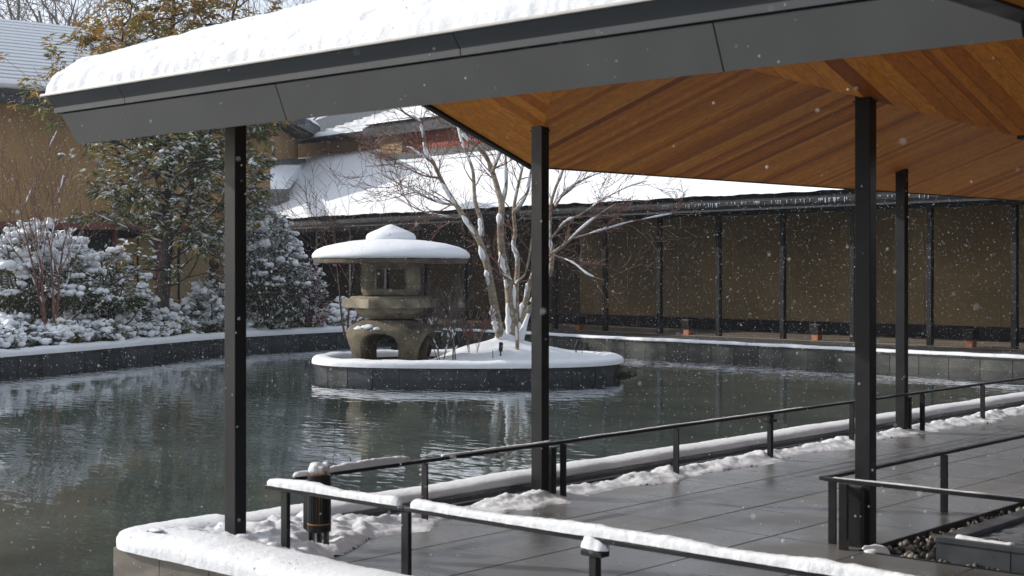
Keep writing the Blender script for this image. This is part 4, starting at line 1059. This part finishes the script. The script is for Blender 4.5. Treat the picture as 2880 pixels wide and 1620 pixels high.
# ------------------------------------------------------------------ evergreen tree in the left garden
ev_base = on_ground(464, 32.0, 0.1)
et = Tree(77); rg = np.random.default_rng(77)
tp = [ev_base + Vector((0, 0, z)) + RGT * dx + FWD * dy for z, dx, dy in ((-0.1, 0, 0), (1.0, -0.03, 0), (2.2, 0.05, 0.05), (3.4, 0.0, 0.1), (4.6, 0.12, 0.1), (6.0, 0.05, 0.0), (7.4, 0.2, 0.0), (9.2, 0.1, 0.1))]
et.limb(tp, [0.16, 0.14, 0.125, 0.11, 0.09, 0.07, 0.05, 0.02], 0)
tp2 = [tp[2], tp[2] + RGT * 0.5 + Vector((0, 0, 0.8)), tp[2] + RGT * 0.8 + Vector((0, 0, 2.0)), tp[2] + RGT * 1.3 + Vector((0, 0, 3.6)), tp[2] + RGT * 1.5 + Vector((0, 0, 5.4))]
et.limb(tp2, [0.09, 0.08, 0.065, 0.045, 0.02], 0)
tp3 = [tp[3], tp[3] - RGT * 0.6 + Vector((0, 0, 0.7)), tp[3] - RGT * 0.9 + Vector((0, 0, 2.0)), tp[3] - RGT * 1.0 + Vector((0, 0, 3.6))]
et.limb(tp3, [0.08, 0.065, 0.045, 0.02], 0)
for stem, n, z0 in ((tp, 64, 0.15), (tp2, 30, 0.15), (tp3, 24, 0.2)):
    for i in range(n):
        t = z0 + (1 - z0) * (i + et.r.random()) / n; k = min(len(stem) - 2, int(t * (len(stem) - 1))); q = stem[k].lerp(stem[k + 1], t * (len(stem) - 1) - k)
        a = i * 2.4 + et.r.uniform(-0.4, 0.4); hgt = q.z
        L = (2.25 - 0.08 * abs(hgt - 3.4)) * et.r.uniform(0.6, 1.1) * (0.8 if stem is not tp else 1.0) * (1 - 0.45 * smooth01(4.8, 8.5, hgt))
        et.grow(q, Vector((math.cos(a), math.sin(a), 0.25 + 0.25 * et.r.random())), L, 0.030, 1, 3, 4, 0.65, 0.08, 0.14, 0.55, 0.35, 0.004)
ever = empty('evergreen_tree', (0, 0, 0), 0, 'broad evergreen tree with yellowing leaves dusted with snow in the garden', 'tree')
et.mesh([0], lambda l: 9).build('trunk', M['bark_dark'], ever, smooth=True)
et.mesh([1, 2, 3], lambda l: 5 if l == 1 else 3).build('branches', M['bark_dark'], ever)
C = []; D = []; SH = []; SC_ = []; SD_ = []; BP = []; BR = []
rr = random.Random(9)
for p, d, l in et.tips:
    hgt = p.z
    if rr.random() < 0.12 + 0.42 * smooth01(4.6, 6.0, hgt): continue
    tone = 0.10 + rr.random() ** 1.3 * 0.75 + 0.42 * smooth01(4.5, 7.0, hgt) + 0.2 * max(0, nz(p.x * 0.9, p.y * 0.9, p.z * 0.9))
    snowy = 0.52 * (1 - smooth01(3.4, 5.6, hgt)) + 0.04
    for k in range(rr.randint(6, 10)):
        a = rr.uniform(0, 6.28); v = Vector((math.cos(a), math.sin(a), rr.uniform(-0.3, 0.5))) + d * 0.7
        q = p + Vector((rr.gauss(0, 0.05), rr.gauss(0, 0.05), rr.gauss(0, 0.05))); C.append(q); D.append(v.normalized()); SH.append(min(1, max(0, tone + rr.gauss(0, 0.13))))
        if rr.random() < snowy: SC_.append(q + Vector((0, 0, 0.012))); SD_.append(v.normalized())
    if rr.random() < snowy * 0.45: BP.append(p + Vector((0, 0, 0.03))); BR.append(rr.uniform(0.035, 0.085))
leaf_mesh('leaves', C, D, 0.19, 0.18, M['leaf'], rg, 0.45, SH, 0, ever)
leaf_mesh('leaf_snow', SC_, SD_, 0.15, 0.22, M['snow_far'], rg, 0.40, None, 0.0, ever)
blob_cloud('snow_clumps', BP, BR, M['snow_far'], 3, 0.6, 1, ever, multi=3)
et.snow([0, 1], 0.45, 0.75, 0.008, steep=True).build('branch_snow', M['snow'], ever, smooth=True)
anchor(ever, ev_base)
print('evergreen leaves', len(C))

# ------------------------------------------------------------------ shrubs
def shrub(name, base, rx, ry, h, seed, label, nleaf=500, lsize=0.10, mat='leaf_dark', snowy=0.6, nblob=40, bsize=(0.05, 0.11), stems=6, group=None, lump=0.28, zlow=0.12, cat='shrub', blob_sub=2, stem_snow=False):
    rg = np.random.default_rng(seed); rr = random.Random(seed); C = []; D = []; SH = []; SC_ = []; SD_ = []; BP = []; BR = []
    root = empty(name, (0, 0, 0), 0, label, cat, group)
    def surf(a, e):
        n = Vector((math.cos(a) * math.cos(e), math.sin(a) * math.cos(e), math.sin(e)))
        k = 1 + lump * nz(n.x * 2.1 + seed, n.y * 2.1, n.z * 2.1) + lump * 0.6 * nz(n.x * 5 + seed, n.y * 5, n.z * 5)
        return Vector((n.x * rx * k, n.y * ry * k, max(zlow * h, h * 0.45 + n.z * h * 0.55 * k))), n
    for i in range(nleaf):
        a = rr.uniform(0, 6.283); e = math.asin(rr.uniform(-0.6, 1.0)); p, n = surf(a, e); p = p * rr.uniform(0.72, 1.04)
        v = (n + Vector((rr.gauss(0, 0.6), rr.gauss(0, 0.6), rr.gauss(0, 0.4)))).normalized(); C.append(p); D.append(v); SH.append(rr.random())
        if rr.random() < snowy * smooth01(-0.3, 0.6, n.z) + 0.15 * snowy: SC_.append(p + Vector((0, 0, 0.012))); SD_.append(v)
    for i in range(nblob):
        for _try in range(6):
            a = rr.uniform(0, 6.283); e = math.asin(rr.uniform(-0.15, 1.0)); p, n = surf(a, e)
            if nz(n.x * 2.6 + seed * 1.3, n.y * 2.6, n.z * 2.6) > 0.05 - 0.35 * n.z: break
        BP.append(p + Vector((0, 0, 0.02))); BR.append(rr.uniform(*bsize))
    t = Tree(seed)
    for k in range(stems):
        a = 6.283 * k / stems; p, n = surf(a, rr.uniform(0.0, 1.0)); t.limb(smooth_poly([Vector((0, 0, -0.05)) + n * 0.03, p * 0.30 + Vector((0, 0, -0.02)), p * 0.62 + Vector((rr.gauss(0, 0.04), rr.gauss(0, 0.04), -0.05 * h)), p * 0.95], 2), [0.020 * h, 0.018 * h, 0.015 * h, 0.012 * h, 0.009 * h, 0.006 * h, 0.005], 0)
    t.mesh([0], lambda l: 5).build('stems', M['bark_dark'], root)
    if stem_snow: t.snow([0], 0.8, 0.9, 0.004, steep=True).build('branch_snow', M['snow'], root, smooth=True)
    leaf_mesh('leaves', C, D, lsize, 0.22, M[mat], rg, 0.15, SH, 0, root)
    if SC_: leaf_mesh('leaf_snow', SC_, SD_, lsize * 0.95, 0.28, M['snow_far'], rg, 0.1, None, 0, root)
    if BP: blob_cloud('snow_clumps', BP, BR, M['snow_far'], seed, 0.72, blob_sub, root, multi=4)
    root.location = base; return root
shrub('snowy_shrub', on_ground(95, 28.4, 0.1), 1.25, 0.9, 2.35, 201, 'tall spreading shrub bowed under thick snow beside the reddish bare tree', 3000, 0.13, snowy=0.5, nblob=330, bsize=(0.04, 0.11), stems=22, lump=0.36, zlow=0.46, stem_snow=True)
shrub('snowy_shrub', on_ground(300, 29.6, 0.1), 0.8, 0.7, 1.9, 203, 'leafy shrub with snow clumps below the evergreen tree', 1600, 0.12, snowy=0.5, nblob=60, bsize=(0.04, 0.11), stems=12, zlow=0.5, stem_snow=True)
shrub('round_bush', on_ground(742, 34.5, 0.08), 0.95, 0.9, 2.95, 205, 'big dome-shaped bush powdered with snow near the gallery end', 4600, 0.11, mat='leaf_dark', snowy=0.75, nblob=230, bsize=(0.035, 0.10), stems=8, lump=0.14, zlow=0.05)
shrub('red_bush', on_ground(868, 35.5, 0.08), 0.50, 0.45, 1.75, 207, 'red-leaved heavenly bamboo with frosted tips beside the big dome bush', 1500, 0.085, mat='leaf_red', snowy=0.7, nblob=40, bsize=(0.03, 0.06), stems=12, lump=0.3, zlow=0.2)
shrub('snowy_shrub', on_ground(600, 33.0, 0.08), 0.55, 0.5, 1.35, 211, 'upright shrub with frosted leaves under the evergreen branches', 900, 0.10, snowy=0.7, nblob=36, bsize=(0.04, 0.1), stems=8)
# clipped hedge
hd = empty('clipped_hedge', on_ground(576, 33.6, 0.08), RZC, 'square clipped hedge with a flat slab of snow', 'hedge')
rg = np.random.default_rng(19); rr = random.Random(19); C = []; D = []
for i in range(900):
    f_ = rr.choice('fftlr'); x = rr.uniform(-0.42, 0.42); y = rr.uniform(-0.3, 0.3); z = rr.uniform(0.05, 0.72)
    if f_ == 'f': y = -0.3; n = Vector((0, -1, 0))
    elif f_ == 't': z = 0.72; n = Vector((0, 0, 1))
    else: x = 0.42 if f_ == 'r' else -0.42; n = Vector((math.copysign(1, x), 0, 0))
    C.append(Vector((x, y, z)) + Vector((rr.gauss(0, 0.02), rr.gauss(0, 0.02), rr.gauss(0, 0.02)))); D.append((n + Vector((rr.gauss(0, 0.5), rr.gauss(0, 0.5), rr.gauss(0, 0.5)))).normalized())
leaf_mesh('leaves', C, D, 0.07, 0.25, M['leaf_dark'], rg, 0.1, [rr.random() for _ in C], 0, hd)
pts = [(rr.uniform(-0.4, 0.4), rr.uniform(-0.3, 0.28), 0.74) for _ in range(60)]
blob_cloud('snow_clumps', pts, [rr.uniform(0.08, 0.13) for _ in pts], M['snow_far'], 4, 0.55, 2, hd)
pts = [(rr.uniform(-0.42, 0.42), -0.31, rr.uniform(0.25, 0.7)) for _ in range(40)]
blob_cloud('snow_clumps', pts, [rr.uniform(0.025, 0.06) for _ in pts], M['snow_far'], 5, 0.7, 1, hd)
# low shrubs along the garden wall
protos = [shrub('low_shrub', (0, 0, -5), 0.36, 0.34, 0.50 + 0.08 * k, 301 + k, 'low evergreen shrub heaped with snow behind the curved pond wall', 420, 0.12, mat='leaf' if k == 1 else 'leaf_dark', snowy=0.4, nblob=30, bsize=(0.04, 0.12), stems=5, group='low shrubs along the garden pond wall') for k in range(4)]
wl = resample([p for p in LW if p.x > 11.4], 0.44); used = set(); rr = random.Random(23)
for i, p in enumerate(wl):
    t = (wl[min(i + 1, len(wl) - 1)] - wl[max(i - 1, 0)]).normalized(); nrm = Vector((-t.y, t.x))
    for row in range(2):
        if rr.random() < 0.12: continue
        k = rr.randrange(4); q = p + nrm * (0.55 + 0.62 * row + rr.uniform(-0.12, 0.12)) + t * rr.uniform(-0.12, 0.12)
        o = protos[k] if k not in used else copy_tree(protos[k]); used.add(k)
        o['label'] = ('low yellow-green shrub heaped with snow, ' if k == 1 else 'low dark green shrub heaped with snow, ') + ('close behind the curved pond wall' if row == 0 else 'in the second row behind the curved pond wall')
        sc_ = rr.uniform(0.65, 1.1) + 0.25 * row; o.location = (q.x, q.y, 0.04); o.scale = (sc_, sc_, sc_ * rr.uniform(0.8, 1.15)); o.rotation_euler = (0, 0, rr.uniform(0, 6.28))
m_ = MB(); rr = random.Random(41)
for i in range(9):
    q = wl[min(len(wl) - 1, 21 + i)]; 
    blob(m_, (q.x + rr.uniform(-0.1, 0.1), q.y + 0.55 + rr.uniform(-0.1, 0.2), 0.08), rr.uniform(0.3, 0.5), 0.55, i * 3.1, 0.3, 3)
tag(m_.build('garden_snow', M['snow'], None, smooth=True), 'soft snow heaps behind the pond wall near the lantern', 'snow', kind='stuff')

# ------------------------------------------------------------------ gallery across the pond
GU = Vector((-0.116, -0.993, 0)).normalized(); GV = Vector((-GU.y, GU.x, 0)); GRZ = math.atan2(GU.y, GU.x); G0 = Vector((28.9, 21.1, 0))
gal = empty('gallery_building', G0, GRZ, 'long low gallery with black columns, brown wall and snow-covered roof', 'building')
X0, X1 = -22.0, 30.0; ys = 0.44
pth = MB().box(X0 + 6, X1, -3.05, -0.1, -0.3, 0.055).build('gallery_path', pm('dark_path', (0.05, 0.047, 0.042), 0.6, 0.4, 1.5, 0.2, 30)); pth.location = G0; pth.rotation_euler = (0, 0, GRZ); tag(pth, kind='structure')
cm = MB().box(-0.055, 0.055, -0.055, 0.055, 0.0, 3.04).mesh('column', M['steel'])
for n in range(-9, 15): child('column', cm, gal, (1.92 * n, 0, 0))
MB().box(X0, X1, -0.2, 2.9, -0.3, 0.062).build('floor', pm('gallery_floor', (0.16, 0.135, 0.105), 0.5, 0.35, 0.7, stretch=(0.3, 3, 1)), gal)
for n in range(-10, 15): MB().box(1.92 * n + 0.003, 1.92 * (n + 1) - 0.003, 2.80, 2.95, 0.37, 3.25).build('wall_panel', M['shaded_wall'] if n < -3 else M['plaster_dim'], gal)  # left panels painted darker to stand for the house's shadow
MB().box(X0, X1, 2.96, 3.2, 0.0, 3.4).build('back_wall', M['dark_wall'], gal)
MB().box(X0, X1, 2.72, 2.955, 0.066, 0.36).build('skirting', M['dark_wall'], gal)
MB().box(X0, X1, -0.98, -0.90, 3.00, 3.18).build('eave_fascia', M['eave_navy'], gal)
MB().box(X0, X1, -1.06, -0.985, 3.11, 3.19).build('gutter', M['steel'], gal)
MB().box(X0, X1, -0.09, 0.09, 2.94, 3.06).build('beam', M['steel'], gal)
MB().add([(X0, -0.9, 3.04), (X1, -0.9, 3.04), (X1, 2.95, 3.42), (X0, 2.95, 3.42)], [(3, 2, 1, 0)]).build('soffit', M['dark_wall'], gal)
MB().solid([(-32, -1.0, 3.20), (X1, -1.0, 3.20), (X1, 6.0, 3.20 + ys * 7.0), (-32, 6.0, 3.20 + ys * 7.0)][::-1], (0, 0, -0.12)).build('roof', M['slate'], gal)
def gal_snow(x, y):
    e = y + 1.06 + 0.03 * nz(x * 3, 0.5); 
    if e < 0: return None
    f = min(1, e / 0.22); f = math.sqrt(1 - (1 - f) ** 2.2)
    left = 0.0
    return 3.20 + ys * max(0, y + 1.0) + 0.20 * f * (1 + 0.18 * fb(x * 0.35, y * 0.5)) + 0.012 * nz(x * 8, y * 8) + 0.02 * nz(x * 2.2, y * 1.1, 5)
o = snow_field('roof_snow', -32, X1, -1.10, 6.0, 0.12, gal_snow, M['snow_far'], label='smooth thick snow on the gallery roof'); o.location = G0; o.rotation_euler = (0, 0, GRZ)
m_ = MB(); rr = random.Random(8)
for i in range(150):
    x = rr.uniform(1.0, 14); L = rr.uniform(0.03, 0.16) * (0.4 + 0.6 * abs(nz(x * 0.9, 2)) * 2); m_.tube([(x, -1.07, 3.19), (x, -1.072, 3.19 - L)], [0.010, 0.002], 5)
o = m_.build('icicles', pm('ice', (0.75, 0.82, 0.88), 0.08, 0.05, 5)); o.location = G0; o.rotation_euler = (0, 0, GRZ); tag(o, 'row of small icicles hanging from the gallery gutter', 'icicles', kind='stuff')
# floor lamps in the gallery
for k, x in enumerate((-6.72, -2.88, 0.96, 4.80, 8.64)):
    p = G0 + GU * x + GV * (-0.02); o = empty('floor_lamp', (p.x, p.y, 0.062), GRZ, 'small floor lamp with black hood over a red cedar block, between gallery columns', 'lamp', 'floor lamps along the gallery')
    MB().box(-0.085, 0.085, -0.085, 0.085, 0.0, 0.15).build('wood_block', M['wood_block'], o, bevel=0.006)
    MB().box(-0.12, 0.12, -0.12, 0.12, 0.152, 0.37).build('hood', M['steel'], o, bevel=0.006)

# ------------------------------------------------------------------ upper house behind the gallery roof (gallery axes)
uh = empty('upper_house', G0 + GU * -14 + GV * 6, GRZ, 'upper ochre house with red lattice window and small snowy hip roof', 'building')
U = Vector((14, -6, 0))
def ub(mb, name, m, parent=None, **k):
    o = mb.build(name, m, parent or uh, **k)
    if parent is None: o.location = U
    return o
ub(MB().box(-30, -10, 5.6, 6.4, 3.0, 6.85), 'wall', M['plaster'])
ub(MB().box(-17.95, -16.62, 4.42, 5.58, 4.6, 6.60), 'side_wall', M['plaster'])
ub(MB().box(-16.6, -7, 4.62, 5.58, 4.6, 6.60), 'lattice_backing', M['redtrim'])
bar = MB().box(-0.018, 0.018, 0, 0.05, 5.90, 6.52).mesh('lattice_bar', M['lattice'])
lat = empty('lattice', (0, 0, 0)); lat.parent = uh; lat.location = U
x = -16.56
while x < -9.0: child('lattice_bar', bar, lat, (x, 4.55, 0)); x += 0.085
MB().box(-16.6, -7, 4.54, 4.615, 5.84, 5.895).build('lattice_rail', M['lattice'], lat)
ub(MB().box(-17.0, -6, 3.95, 4.53, 5.50, 5.83), 'ledge', M['slate'])
ub(MB().box(-17.6, -6, 3.5, 4.4, 5.25, 5.40), 'lower_ledge', M['gutter'])
ub(MB().box(-18.6, -6, 4.10, 4.22, 6.52, 6.86).box(-18.6, -18.45, 4.225, 6.0, 6.52, 6.86), 'eave_fascia', M['eave_navy'])
hz = 6.88
ub(MB().add([(-18.6, 4.10, hz), (-5, 4.10, hz), (-5, 6.6, hz + 1.45), (-15.6, 6.6, hz + 1.45), (-18.6, 8.0, hz)], [(0, 1, 2, 3), (0, 3, 4)]), 'roof', M['slate'])
def hip(x, y):
    e = min(y - 4.05, x + 18.65)
    if e < 0: return None
    f = min(1, e / 0.3); f = math.sqrt(1 - (1 - f) ** 2)
    return hz + min(0.475 * max(0, y - 4.10), 0.48 * max(0, x + 18.6)) + 0.20 * f + 0.03 * fb(x * 0.8, y * 0.8)
o = snow_field('roof_snow', -18.7, -8, 4.0, 6.7, 0.1, hip, M['snow_far'], label='peaked snow on the small hip roof above the red lattice'); o.location = G0; o.rotation_euler = (0, 0, GRZ)
# long dark roof with lines of snow left on its seams
ub(MB().solid([(-30, 5.1, 6.88), (-15, 5.1, 6.88), (-15, 11, 9.0), (-30, 11, 9.0)][::-1], (0, 0, -0.14)), 'seam_roof', M['slate'])
sm = MB(); sr = MB()
for i in range(16):
    y = 5.15 + i * 0.37; z = 6.885 + (y - 5.1) * 0.3593
    sm.box(-24.6 + 0.12 * i, -15, y, y + 0.20, z - 0.02, z + 0.13)
o = sm.build('seam_snow', M['snow_far']); o.location = G0; o.rotation_euler = (0, 0, GRZ); tag(o, 'parallel lines of snow left on the dark seamed roof', 'snow', kind='stuff')
def seam_edge(x, y):
    w = 5.75 + 0.22 * fb(x * 1.3, 3.0) - 0.45 * smooth01(-24.5, -27.5, x)
    if y > w or y < 4.98: return None
    f = min(1, (y - 4.98) / 0.2); g_ = min(1, (w - y) / 0.1); return 6.88 + (y - 5.1) * 0.36 + 0.17 * min(math.sqrt(f), math.sqrt(max(0, g_)))
o = snow_field('roof_snow', -28.0, -16.0, 4.95, 6.2, 0.09, seam_edge, M['snow_far'], label='ragged snow edge along the gutter of the seamed roof'); o.location = G0; o.rotation_euler = (0, 0, GRZ)
ub(MB().box(-28.5, -17.9, 4.95, 5.05, 6.72, 6.87), 'gutter', M['steel'])

# ------------------------------------------------------------------ left house
LRZ = math.radians(-10); L0 = Vector((25.1, 31.8, 0)); lux = Vector((math.cos(LRZ), math.sin(LRZ), 0)); luy = Vector((-lux.y, lux.x, 0))
lh = empty('garden_house', L0, LRZ, 'two-storey ochre house behind the garden with a snowy seamed roof', 'building')
def lpx(px):                                            # place along the front wall that is seen at this bearing
    d = FWD + RGT * ((px - 1440) / 4000); # solve EYE + d*t = L0 + lux*s
    det = d.x * (-lux.y) - d.y * (-lux.x); r = L0 - EYE
    t = (r.x * (-lux.y) - r.y * (-lux.x)) / det; p = EYE + d * t; return (p - L0).dot(lux)
XL = -12.0
MB().box(XL, 0, 0.0, 7.0, 2.86, 6.0).build('upper_wall', M['plaster'], lh)
MB().box(XL - 0.02, 0.02, -0.10, 0.0 - 0.003, 2.70, 2.855).build('trim', M['redtrim'], lh)
MB().box(XL, 0.0, 0.55, 7.0, 0.0, 2.84).build('lower_wall', M['dark_wall'], lh)
for a, b in ((-20, 70), (352, 405), (412, 462), (470, 520), (528, 610), (650, 700)):
    MB().box(lpx(a), lpx(b), 0.47, 0.545, 0.45, 2.5).build('wall_panel', M['plaster_dim'], lh)
for a in (90, 195): MB().box(lpx(a), lpx(a) + 0.9, 0.50, 0.545, 0.3, 2.5).build('window', M['glass_dark'], lh)
for a in (343, 465, 640, 78): MB().box(lpx(a) - 0.05, lpx(a) + 0.05, 0.40, 0.54, 0.0, 2.69).build('post', M['redtrim'], lh)
MB().box(XL - 0.6, 0.6, -0.92, -0.80, 5.70, 5.98).build('eave_fascia', M['slate'], lh)
MB().box(XL - 0.6, 0.6, -0.80, 0.2, 5.98, 6.02).build('soffit', M['dark_wall'], lh)
rs = 0.44
MB().solid([(XL - 0.6, -0.95, 6.03), (0.6, -0.95, 6.03), (-1.8, 5.2, 6.03 + rs * 6.15), (XL - 0.6, 5.2, 6.03 + rs * 6.15)][::-1], (0, 0, -0.1)).build('roof', M['slate'], lh)
sn = MB(); N_ = 20; Lr = 6.1
for i in range(N_):
    y0 = -0.98 + Lr * i / N_; y1 = -0.98 + Lr * (i + 1) / N_; z0 = 6.05 + rs * (y0 + 0.95); z1 = 6.05 + rs * (y1 + 0.95); th = 0.17 if i else 0.22
    n = 60; vb = []; 
    for k in range(n + 1):
        u = k / n; xr = 0.6 - 2.4 * (y0 + 0.95) / 6.15; x = (XL - 0.6) * (1 - u) + xr * u; w = 0.02 * nz(x * 1.5, i * 3.3) + 0.012 * nz(x * 6, i * 1.7)
        vb += [(x, y0 + 0.10 + w, z0 + 0.03), (x, y0 - 0.03 + w, z0 + th * 0.62), (x, y0 + 0.03 + w, z0 + th), (x, y1 + 0.04, z1 + 0.03)]
    sn.add(vb, [(4 * k + j, 4 * (k + 1) + j, 4 * (k + 1) + j + 1, 4 * k + j + 1) for k in range(n) for j in range(3)])
o = sn.build('roof_snow', M['snow_far'], None); o.location = L0; o.rotation_euler = (0, 0, LRZ); tag(o, 'snow lying in even courses on the garden house roof', 'snow', kind='stuff')
# step-back wing between the two houses
a = ray(735, 700, 50.0); b = ray(838, 700, 57.0); a.z = b.z = 0
d = (b - a).normalized(); nb_ = Vector((-d.y, d.x, 0)); rz = math.atan2(d.y, d.x); Lw = (b - a).length
wg = empty('rear_wing', a, rz, 'ochre rear wing with a dark eave between the two houses', 'building')
MB().box(-1.0, Lw, 0, 3, 0, 6.95).build('wall', M['plaster'], wg)
MB().box(-1.5, Lw + 0.9, -0.75, -0.6, 7.05, 7.5).build('eave_fascia', M['eave_navy'], wg)
MB().box(-1.5, Lw + 0.6, -0.58, 3.2, 6.97, 7.45).build('roof', M['slate'], wg)
o = snow_field('roof_snow', -1.5, Lw + 0.9, -0.78, 3.2, 0.12, lambda x, y: 7.5 + 0.33 * math.sqrt(min(1, max(0, min(y + 0.78, Lw + 0.9 - x)) / 0.5)) + 0.03 * fb(x, y), M['snow_far'], label='cap of snow on the rear wing eave'); o.location = a; o.rotation_euler = (0, 0, rz)
# low snowy roof in front of the rear wing, meeting the gallery roof in a valley
q = [ray(752, 466, 49.8), ray(800, 463, 52.2), ray(850, 458, 55.6), ray(812, 505, 49.5), ray(776, 552, 43.5), ray(752, 556, 42.6)]
tag(MB().solid(q, (0, 0, -0.35)).build('roof_snow', M['snow_far']), 'shaded wedge of snow in the roof valley below the rear wing', 'snow', kind='stuff')
MB().bar(ray(745, 459, 49.7) - a, ray(853, 452, 55.4) - a, 0.2, 0.16).build('flashing', M['slate'], wg).rotation_euler = (0, 0, -rz)
# dark hip tiles where the gallery roof runs against the garden house
hp = MB().bar(ray(672, 592, 38.8), ray(782, 548, 41.2), 0.7, 0.34)
tag(hp.build('lean_to_roof', M['slate']), 'dark lean-to roof edge where the gallery meets the garden house', 'roof')

# ------------------------------------------------------------------ unseen hall behind the camera, added to darken reflections and the gallery wall
hall = empty('unseen_dark_hall', (8, -9, 0), 0, 'unseen dark timber hall added behind the camera to darken reflections', 'building')
MB().box(-26, 30, -12, -0.02, -0.5, 5.2).build('wall', M['dark_wall'], hall)
MB().box(-27, 31, -13, 1.2, 5.21, 5.45).build('eave', M['slate'], hall)
for i in range(14): MB().box(-24 + 3.8 * i, -21.2 + 3.8 * i, -0.015, 0.06, 0.2, 3.2).build('window', M['glass_dark'], hall)

# ------------------------------------------------------------------ falling snow
rg = np.random.default_rng(99); nf = 120000
Pf = np.stack([rg.uniform(0, 30, nf), rg.uniform(0, 30, nf), rg.uniform(-0.12, 6.8, nf)], 1)
dist = Pf[:, 0] * FWD.x + Pf[:, 1] * FWD.y
under = ((Pf[:, 0] > 4.4) & (Pf[:, 0] < 8.3) & (Pf[:, 1] > 1.0) & (Pf[:, 1] < 7.2) | (Pf[:, 0] > 8.2) & (Pf[:, 0] < 21) & (Pf[:, 1] > 3.4) & (Pf[:, 1] < 7.2)) & (rg.uniform(0, 1, nf) < 0.75)
keep = (dist > 1.6) & ~under; Pf = Pf[keep]; n = len(Pf)
rad = rg.uniform(0.0017, 0.0052, n) * np.clip(0.45 + (Pf[:, 0] * FWD.x + Pf[:, 1] * FWD.y) / 18.0, 0.45, 1.0) * np.where(rg.uniform(0, 1, n) < 0.1, 1.4, 1.0)
octv = np.array([(1, 0, 0), (-1, 0, 0), (0, 1, 0), (0, -1, 0), (0, 0, 1.2), (0, 0, -1.2)]); octf = np.array([(0, 2, 4), (2, 1, 4), (1, 3, 4), (3, 0, 4), (2, 0, 5), (1, 2, 5), (3, 1, 5), (0, 3, 5)])
V = (octv[None] * rad[:, None, None] + Pf[:, None, :]).reshape(-1, 3); F = (octf[None] + (np.arange(n) * 6)[:, None, None]).reshape(-1, 3)
tag(link('falling_snow', np_mesh('falling_snow', V, F, M['snow'], True)), 'fine snowflakes drifting through the air', 'snowflakes', kind='stuff')

# thin air full of fine snow: one closed box round everything
hm = bpy.data.materials.new('snowy_air'); hm.use_nodes = True; hn = hm.node_tree; hn.nodes.clear()
ho = hn.nodes.new('ShaderNodeOutputMaterial'); hv = hn.nodes.new('ShaderNodeVolumePrincipled')
hv.inputs['Color'].default_value = (0.86, 0.90, 0.95, 1); hv.inputs['Density'].default_value = 0.0005; hv.inputs['Anisotropy'].default_value = 0.2
hn.links.new(hv.outputs['Volume'], ho.inputs['Volume'])
hz_ = MB().box(-720, 920, -720, 920, -2.0, 32.0).build('haze', hm); tag(hz_, 'pale snowy air over the whole garden', 'haze', kind='stuff')

for o in bpy.data.objects:
    if o.parent and o.name.split('.')[0] in ('leaf_snow', 'snow_clumps', 'branch_snow', 'leaves', 'twigs', 'snow'): o['kind'] = 'stuff'
